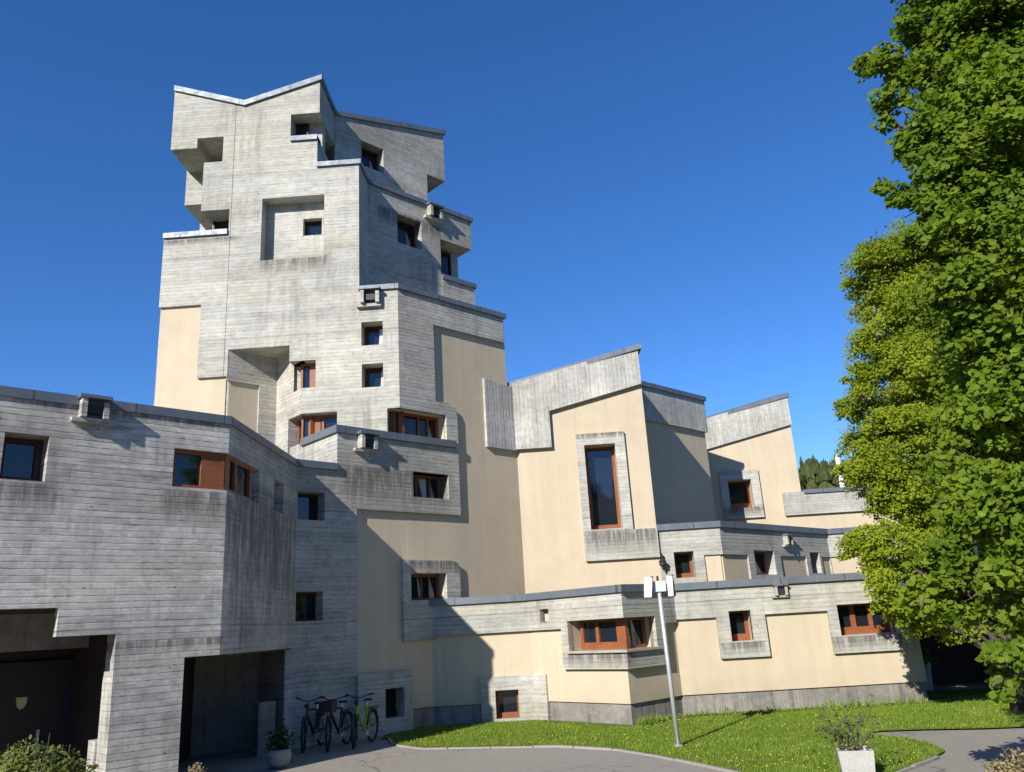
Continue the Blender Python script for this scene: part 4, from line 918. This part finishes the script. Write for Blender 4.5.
def bp_(px, py, depth, r): q = ray(px, py); t = depth/q.y; p = CAM+q*t; return (p.x, p.y, p.z, r)
bush('green_shrub', 'yellow-green leafy shrub in front of the dark porch door, bottom left', [bp_(28, 768, 9.4, .3), bp_(58, 772, 9.6, .26), bp_(5, 774, 9.5, .25), bp_(84, 776, 9.7, .16), bp_(30, 792, 9.4, .4), bp_(62, 800, 9.6, .38), bp_(5, 800, 9.5, .38)], 6500, .055, 'leaf_shrub')
bush('reddish_plant', 'small dry reddish plant at the foot of the grey pillar', [bp_(196, 771, 12.3, .12), bp_(199, 782, 12.3, .18), bp_(191, 784, 12.3, .16)], 9000, .045, 'leaf_dry')
bush('dry_flower_clump', 'pale straw-coloured dry plant beside the path, bottom right corner', [bp_(1012, 766, 9.2, .16), bp_(1000, 774, 9.2, .14), bp_(1030, 768, 9.3, .2), bp_(1022, 790, 9.2, .28)], 9000, .05, 'leaf_dry')
OF = gnd(938, 699)
of_ = (9.9, 23.6)
OT = thing('flower_pot', 'white pot with orange flowers in the dark passage under the trees', 'planter', (*of_, 0))
part('pot', square_pot(of_, .62, .7, .3), 'pot_concrete', OT)
V, kk = leaves(np.random.normal(0, .13, (160, 3))+[of_[0]-.1, of_[1]-.1, .86], np.tile([0, -.3, 1.], (160, 1)), .1); leaf_mesh('flowers', V, kk, 'flower_orange', OT)
V, kk = leaves(np.random.normal(0, .13, (160, 3))+[of_[0]+.2, of_[1]-.1, .84], np.tile([0, -.3, 1.], (160, 1)), .12); leaf_mesh('foliage', V, kk, 'leaf_shrub', OT)

# ------------------------------------------------------------------ trees
def tree(name, label, base, lobes, dens, size, mat, layers, trunk_r, top):
    T_ = thing(name, label, 'tree', (base[0], base[1], 0)); P, Nn = [], []
    limbs = []
    for (x, y, z, r) in lobes:
        ncl = 15 if r < .9 else 21
        for _ in range(ncl):
            d = np.random.normal(0, 1, 3); d /= np.linalg.norm(d); rr = r*random.uniform(.3, 1.0)**.5*.92
            c = np.array([x, y, z])+d*rr*np.array([1, 1, .92]); cr = random.uniform(.2, .52)*r
            m = int(dens*cr*cr*random.uniform(.35, 1.35))
            q = np.clip(np.random.normal(0, 1, (m, 3)), -1.7, 1.7); q *= (cr*.62); q[:, 2] *= layers
            out = np.array([c[0]-x, c[1]-y, 0.]); ol = np.linalg.norm(out)+1e-6
            q[:, 2] -= .22*(q[:, 0]*out[0]+q[:, 1]*out[1])/ol                      # sprays droop outwards
            P.append(c+q); nn = np.tile([out[0]/ol*.3-.32, out[1]/ol*.3-.5, .72], (m, 1)); Nn.append(nn)
        limbs.append((x, y, z, r))
    P, Nn = np.concatenate(P), np.concatenate(Nn); ok = P[:, 2] > .35; P, Nn = P[ok], Nn[ok]
    V, kk = leaves(P, Nn, size, .68, .62); print(name, len(P))
    leaf_mesh('crown', V, kk, mat, T_)
    tr_ = part('trunk', tube([(base[0]+random.uniform(-.06, .06)*(i > 0), base[1]+random.uniform(-.06, .06)*(i > 0), top*i/9) for i in range(10)], [trunk_r*(1.25 if i == 0 else 1-i*.095) for i in range(10)], 12), 'bark', T_)
    smooth(tr_)
    g = []
    for x, y, z, r in limbs:
        z0 = max(.9, min(top*.93, z-abs(x-base[0])*.55-.3)); a = Vector((base[0], base[1], z0)); b = Vector((x, y, z)); mid = (a+b)/2+Vector((0, 0, .18))
        rr = trunk_r*(.34-.2*z0/top); g.append(tube([a, mid, b], [rr, rr*.65, rr*.28], 6))
        for _ in range(5):
            e_ = b+Vector((random.uniform(-1, 1), random.uniform(-1, 1), random.uniform(-.6, .8)))*r*.85; g.append(tube([mid*.3+b*.7, (b+e_)/2+Vector((0, 0, .06)), e_], [rr*.3, rr*.2, rr*.08], 4))
    part('limbs', join(*g), 'bark', T_)
def LB(px, py, y, rpx, mul=1.0):
    d = ray(px, py); t = y/d.y; p = CAM+d*t; return (p.x, p.y, p.z, rpx*t/F_PX*mul)
near = [(932, 14, 13.2, 30), (908, 28, 13, 15), (965, 5, 13, 40), (950, 45, 13.2, 38), (884, 60, 13, 20), (868, 66, 13.1, 13), (906, 66, 13, 27), (930, 84, 12.8, 34), (895, 100, 12.9, 17), (889, 122, 13, 11), (910, 128, 12.8, 24), (938, 128, 12.5, 32), (908, 152, 12.7, 13), (935, 165, 12.4, 24), (978, 90, 12.3, 48), (1000, 30, 12.5, 55), (1000, 150, 12.0, 56), (962, 185, 12.1, 36),
        (882, 184, 12.5, 8), (894, 194, 12.4, 12), (910, 202, 12.3, 17), (932, 212, 12.1, 26), (924, 238, 12.1, 20), (950, 240, 11.9, 34), (1000, 230, 12, 54), (940, 272, 12, 22), (965, 288, 11.9, 38), (1002, 310, 12.2, 54), (972, 345, 12.3, 30), (1012, 395, 12.5, 62), (982, 420, 12.6, 34), (962, 455, 12.7, 20),
        (975, 500, 12.6, 36), (1008, 520, 12.3, 50), (948, 552, 12.8, 26), (920, 572, 13, 16), (965, 590, 12.8, 34), (930, 600, 13, 20), (1010, 585, 12.3, 44), (1012, 662, 12.2, 26), (993, 655, 12, 12), (1004, 690, 12.1, 12), (906, 590, 13.2, 12), (950, -35, 13, 50)]
near += [(1085, 60, 12.4, 100), (1090, 190, 13.6, 110), (1080, 330, 12.8, 100), (1090, 460, 13.8, 110), (1075, 590, 12.6, 75), (1080, 660, 12.8, 45), (1030, -90, 12.8, 110), (950, -110, 13.2, 70), (1120, -60, 14.5, 120), (1010, -200, 13.2, 90), (1080, -220, 13.6, 90), (1020, 150, 15.4, 90), (1020, 330, 15.6, 90), (1020, 480, 15.4, 85), (1180, 150, 13, 100), (1180, 330, 13, 100), (1180, 500, 13.2, 90)]
tree('linden_tree', 'big dark green broad-leaved tree filling the right edge, nearest the camera', (6.95, 10.3), [LB(a[0], a[1], a[2]*.765, a[3]) for a in near], 3600, .094, 'leaf_linden', .74, .24, 9.2)
mid = [(866, 278, 18.2, 26), (884, 262, 18, 30), (908, 262, 18.2, 34), (880, 312, 18.2, 24), (906, 312, 17.8, 36), (878, 350, 18, 28), (858, 378, 18.1, 18), (882, 388, 17.8, 30), (908, 366, 17.7, 36), (852, 408, 18.2, 15), (872, 424, 18, 28), (902, 428, 17.7, 36), (860, 446, 18.2, 20), (848, 472, 18.3, 13), (876, 470, 18, 30), (904, 486, 17.8, 34), (878, 506, 18.2, 20), (872, 540, 18.1, 24), (852, 546, 18.2, 14), (892, 548, 17.8, 30), (886, 584, 18, 26), (908, 586, 17.7, 30), (893, 612, 18.1, 20), (912, 616, 17.9, 22), (936, 300, 18, 44), (940, 360, 18, 44), (940, 420, 18, 46), (940, 480, 18, 46), (938, 540, 18, 44), (936, 600, 18, 36), (962, 616, 18.4, 30), (908, 240, 18.6, 24),
       (970, 330, 18.6, 50), (975, 420, 18.8, 55), (975, 510, 18.8, 55), (970, 590, 18.8, 44), (925, 300, 19.4, 40), (930, 400, 19.5, 45), (935, 500, 19.5, 45), (990, 270, 18.8, 45), (1000, 590, 18.9, 44), (940, 262, 18.6, 30)]
tree('hornbeam_tree', 'yellow-green finer-leaved tree standing against the right end of the low wing', (9.75, 18.3), [LB(*a) for a in mid], 5200, .068, 'leaf_hornbeam', .62, .2, 9.2)
run_cuts()
